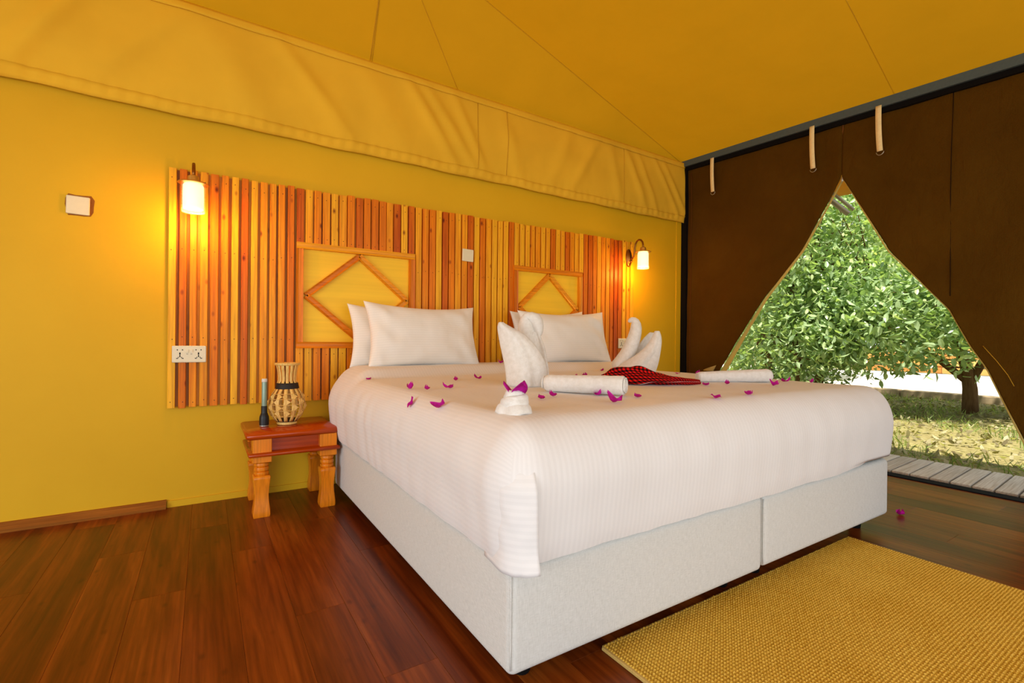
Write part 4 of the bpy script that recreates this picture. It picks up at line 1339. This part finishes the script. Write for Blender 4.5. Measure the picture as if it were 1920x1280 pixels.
def tree(name, base, trunks, crowns, lab, mat, size, nsingle=0, zmin=.45, group=None):
    tr = empty(name, base)
    bx = np.array(base)
    for (pts, r0, r1) in trunks:
        n = len(pts)
        MB().tube(pts, [r0 + (r1 - r0) * k / (n - 1) for k in range(n)], 10).build('trunk', M['bark'], tr, True)
    allp = []; cents = []
    for (cen, rad, ncl, per, spread) in crowns:
        p, c = clusters(cen, rad, ncl, per, spread)
        allp.append(p); cents.append(c)
    p = np.concatenate(allp); c = np.concatenate(cents)
    p = p[p[:, 2] > zmin]
    tops = [Vector(t[0][-1]) for t in trunks]
    br = MB()
    ci = RNG.choice(len(c), min(70, len(c)), replace=False)
    for k in ci:
        e = Vector(c[k]); s = min(tops, key=lambda q: (q - e).length)
        mid = (s + e) / 2 + Vector(RNG.normal(size=3) * .12)
        o_ = MB().tube([s, (s + mid) / 2 + Vector((0, 0, .05)), mid, e], [.022, .016, .010, .004], 5).build('branch', M['bark'], tr, True)
    sz = RNG.uniform(.75, 1.3, len(p)) * size
    if nsingle:
        cam_p = np.array([0, -3.065, .88]) - bx
        d = np.linalg.norm(p - cam_p, axis=1) / sz
        od = np.argsort(d)[:nsingle]
        R_ = rand_rot(len(od))
        for j, k in enumerate(od):
            o_ = link('leaf', leaf_me, tr)
            m_ = Matrix([list(R_[j][i]) + [p[k][i]] for i in range(3)] + [[0, 0, 0, 1]])
            o_.matrix_local = m_ @ Matrix.Scale(sz[k], 4)
        keep = np.ones(len(p), bool); keep[od] = False
        p, sz = p[keep], sz[keep]
    fo = link('foliage', leaves_mesh('foliage', p, sz, mat), tr); fo['kind'] = 'stuff'
    return tag(tr, lab, 'tree', group)
G = 'trees outside the tent opening'
tree('leafy_tree', (9.2, -.76, GZ),
     [([(0, 0, 0), (.02, .01, .35), (-.03, .03, .62), (-.06, .12, 1.0), (.05, .3, 1.5)], .095, .045), ([(0, 0, .42), (-.1, .35, .78), (-.15, .7, 1.0), (-.1, 1.1, 1.35)], .05, .03), ([(.0, 0, .45), (.05, -.2, .95), (.1, -.35, 1.5)], .055, .03)],
     [((-.5, .9, 2.2), (1.5, 1.7, 1.35), 260, 34, .17), ((-1.3, .55, 1.30), (.8, 1.2, .70), 130, 34, .15), ((.2, -.4, 1.5), (.9, .9, .6), 90, 30, .16)],
     'leafy tree with a forked trunk standing in front of the kerb', M['leaf'], .112, 300, .58, G)
tree('leafy_tree', (8.1, 1.0, GZ),
     [([(0, 0, 0), (.03, .05, .5), (.0, .1, 1.0), (-.1, .05, 1.7)], .06, .03), ([(.25, -.1, 0), (.3, -.15, .6), (.2, -.2, 1.2), (.25, -.1, 2.0)], .07, .03), ([(-.25, .2, 0), (-.35, .3, .5), (-.3, .4, 1.1)], .05, .025), ([(.5, .3, 0), (.6, .35, .7), (.5, .4, 1.6)], .06, .03)],
     [((.0, .2, 2.3), (1.3, 1.2, 1.4), 180, 34, .17), ((.1, .3, 1.0), (1.2, 1.3, .75), 130, 34, .16)],
     'bushy multi-stemmed tree left in the tent opening, beyond the far rolled towel', M['leaf'], .105, 300, .30, G)
tree('leafy_tree', (8.85, -1.42, GZ),
     [([(0, 0, 0), (.03, -.02, .5), (.0, -.1, 1.1), (.1, -.2, 1.7)], .16, .08)],
     [((.1, -.3, 2.3), (1.1, 1.1, 1.0), 90, 24, .17)],
     'second trunk and crown half hidden behind the right net flap', M['leaf'], .115, 0, .9, G)
for k, (x, y, s, lab) in enumerate(((14.2, 5.2, 1.0, 'pale green tree far behind on the left of the tent opening'), (24.5, 3.6, 1.5, 'pale green tree beyond the track, right of the others'), (23.5, 8.5, 1.6, 'pale green tree beyond the track, left of the others'))):
    tree('background_tree', (x, y, GZ), [([(0, 0, 0), (.1, 0, 1.2 * s), (0, .1, 2.4 * s)], .14 * s, .08 * s)],
         [((0, 0, 2.9 * s), (2.0 * s, 2.3 * s, 2.3 * s), 170, 24, .26 * s)] + ([((-.5, -.3, 1.3), (1.8, 2.2, 1.1), 120, 24, .22)] if k == 0 else []), lab, M['leaf_far'], .22 * s, 0, (.7 * s if k else .15), 'trees far behind')

# leaf litter and grass on the soil
n = 9000
pos = np.stack([RNG.uniform(4.75, 10.9, n), RNG.uniform(-3.6, 4.2, n), np.full(n, GZ + .012)], 1)
lt = link('leaf_litter', leaves_mesh('leaf_litter', pos, RNG.uniform(.04, .09, n), M['litter'], .0, LB * np.array([1, 1, .6]), LF))
tag(lt, 'dry leaf litter scattered over the soil between deck and kerb', 'leaf litter', None, 'stuff')
n = 11000
pos = np.stack([RNG.uniform(4.85, 10.9, n), RNG.uniform(-3.6, 4.2, n), np.full(n, GZ)], 1)
keep = np.array([noise.noise((p[0] * 1.1, p[1] * 1.1, 0)) > -.05 for p in pos]); pos = pos[keep]
gb = np.array([[-.03, 0, 0], [.03, 0, 0], [.02, .6, .05], [0, 1, .2]]); 
gr = link('ground_grass', leaves_mesh('ground_grass', pos, RNG.uniform(.05, .13, len(pos)), M['grass'], -1.0, gb, [(0, 1, 2), (0, 2, 3)]))
tag(gr, 'sparse green grass blades growing through the leaf litter', 'grass', None, 'stuff')
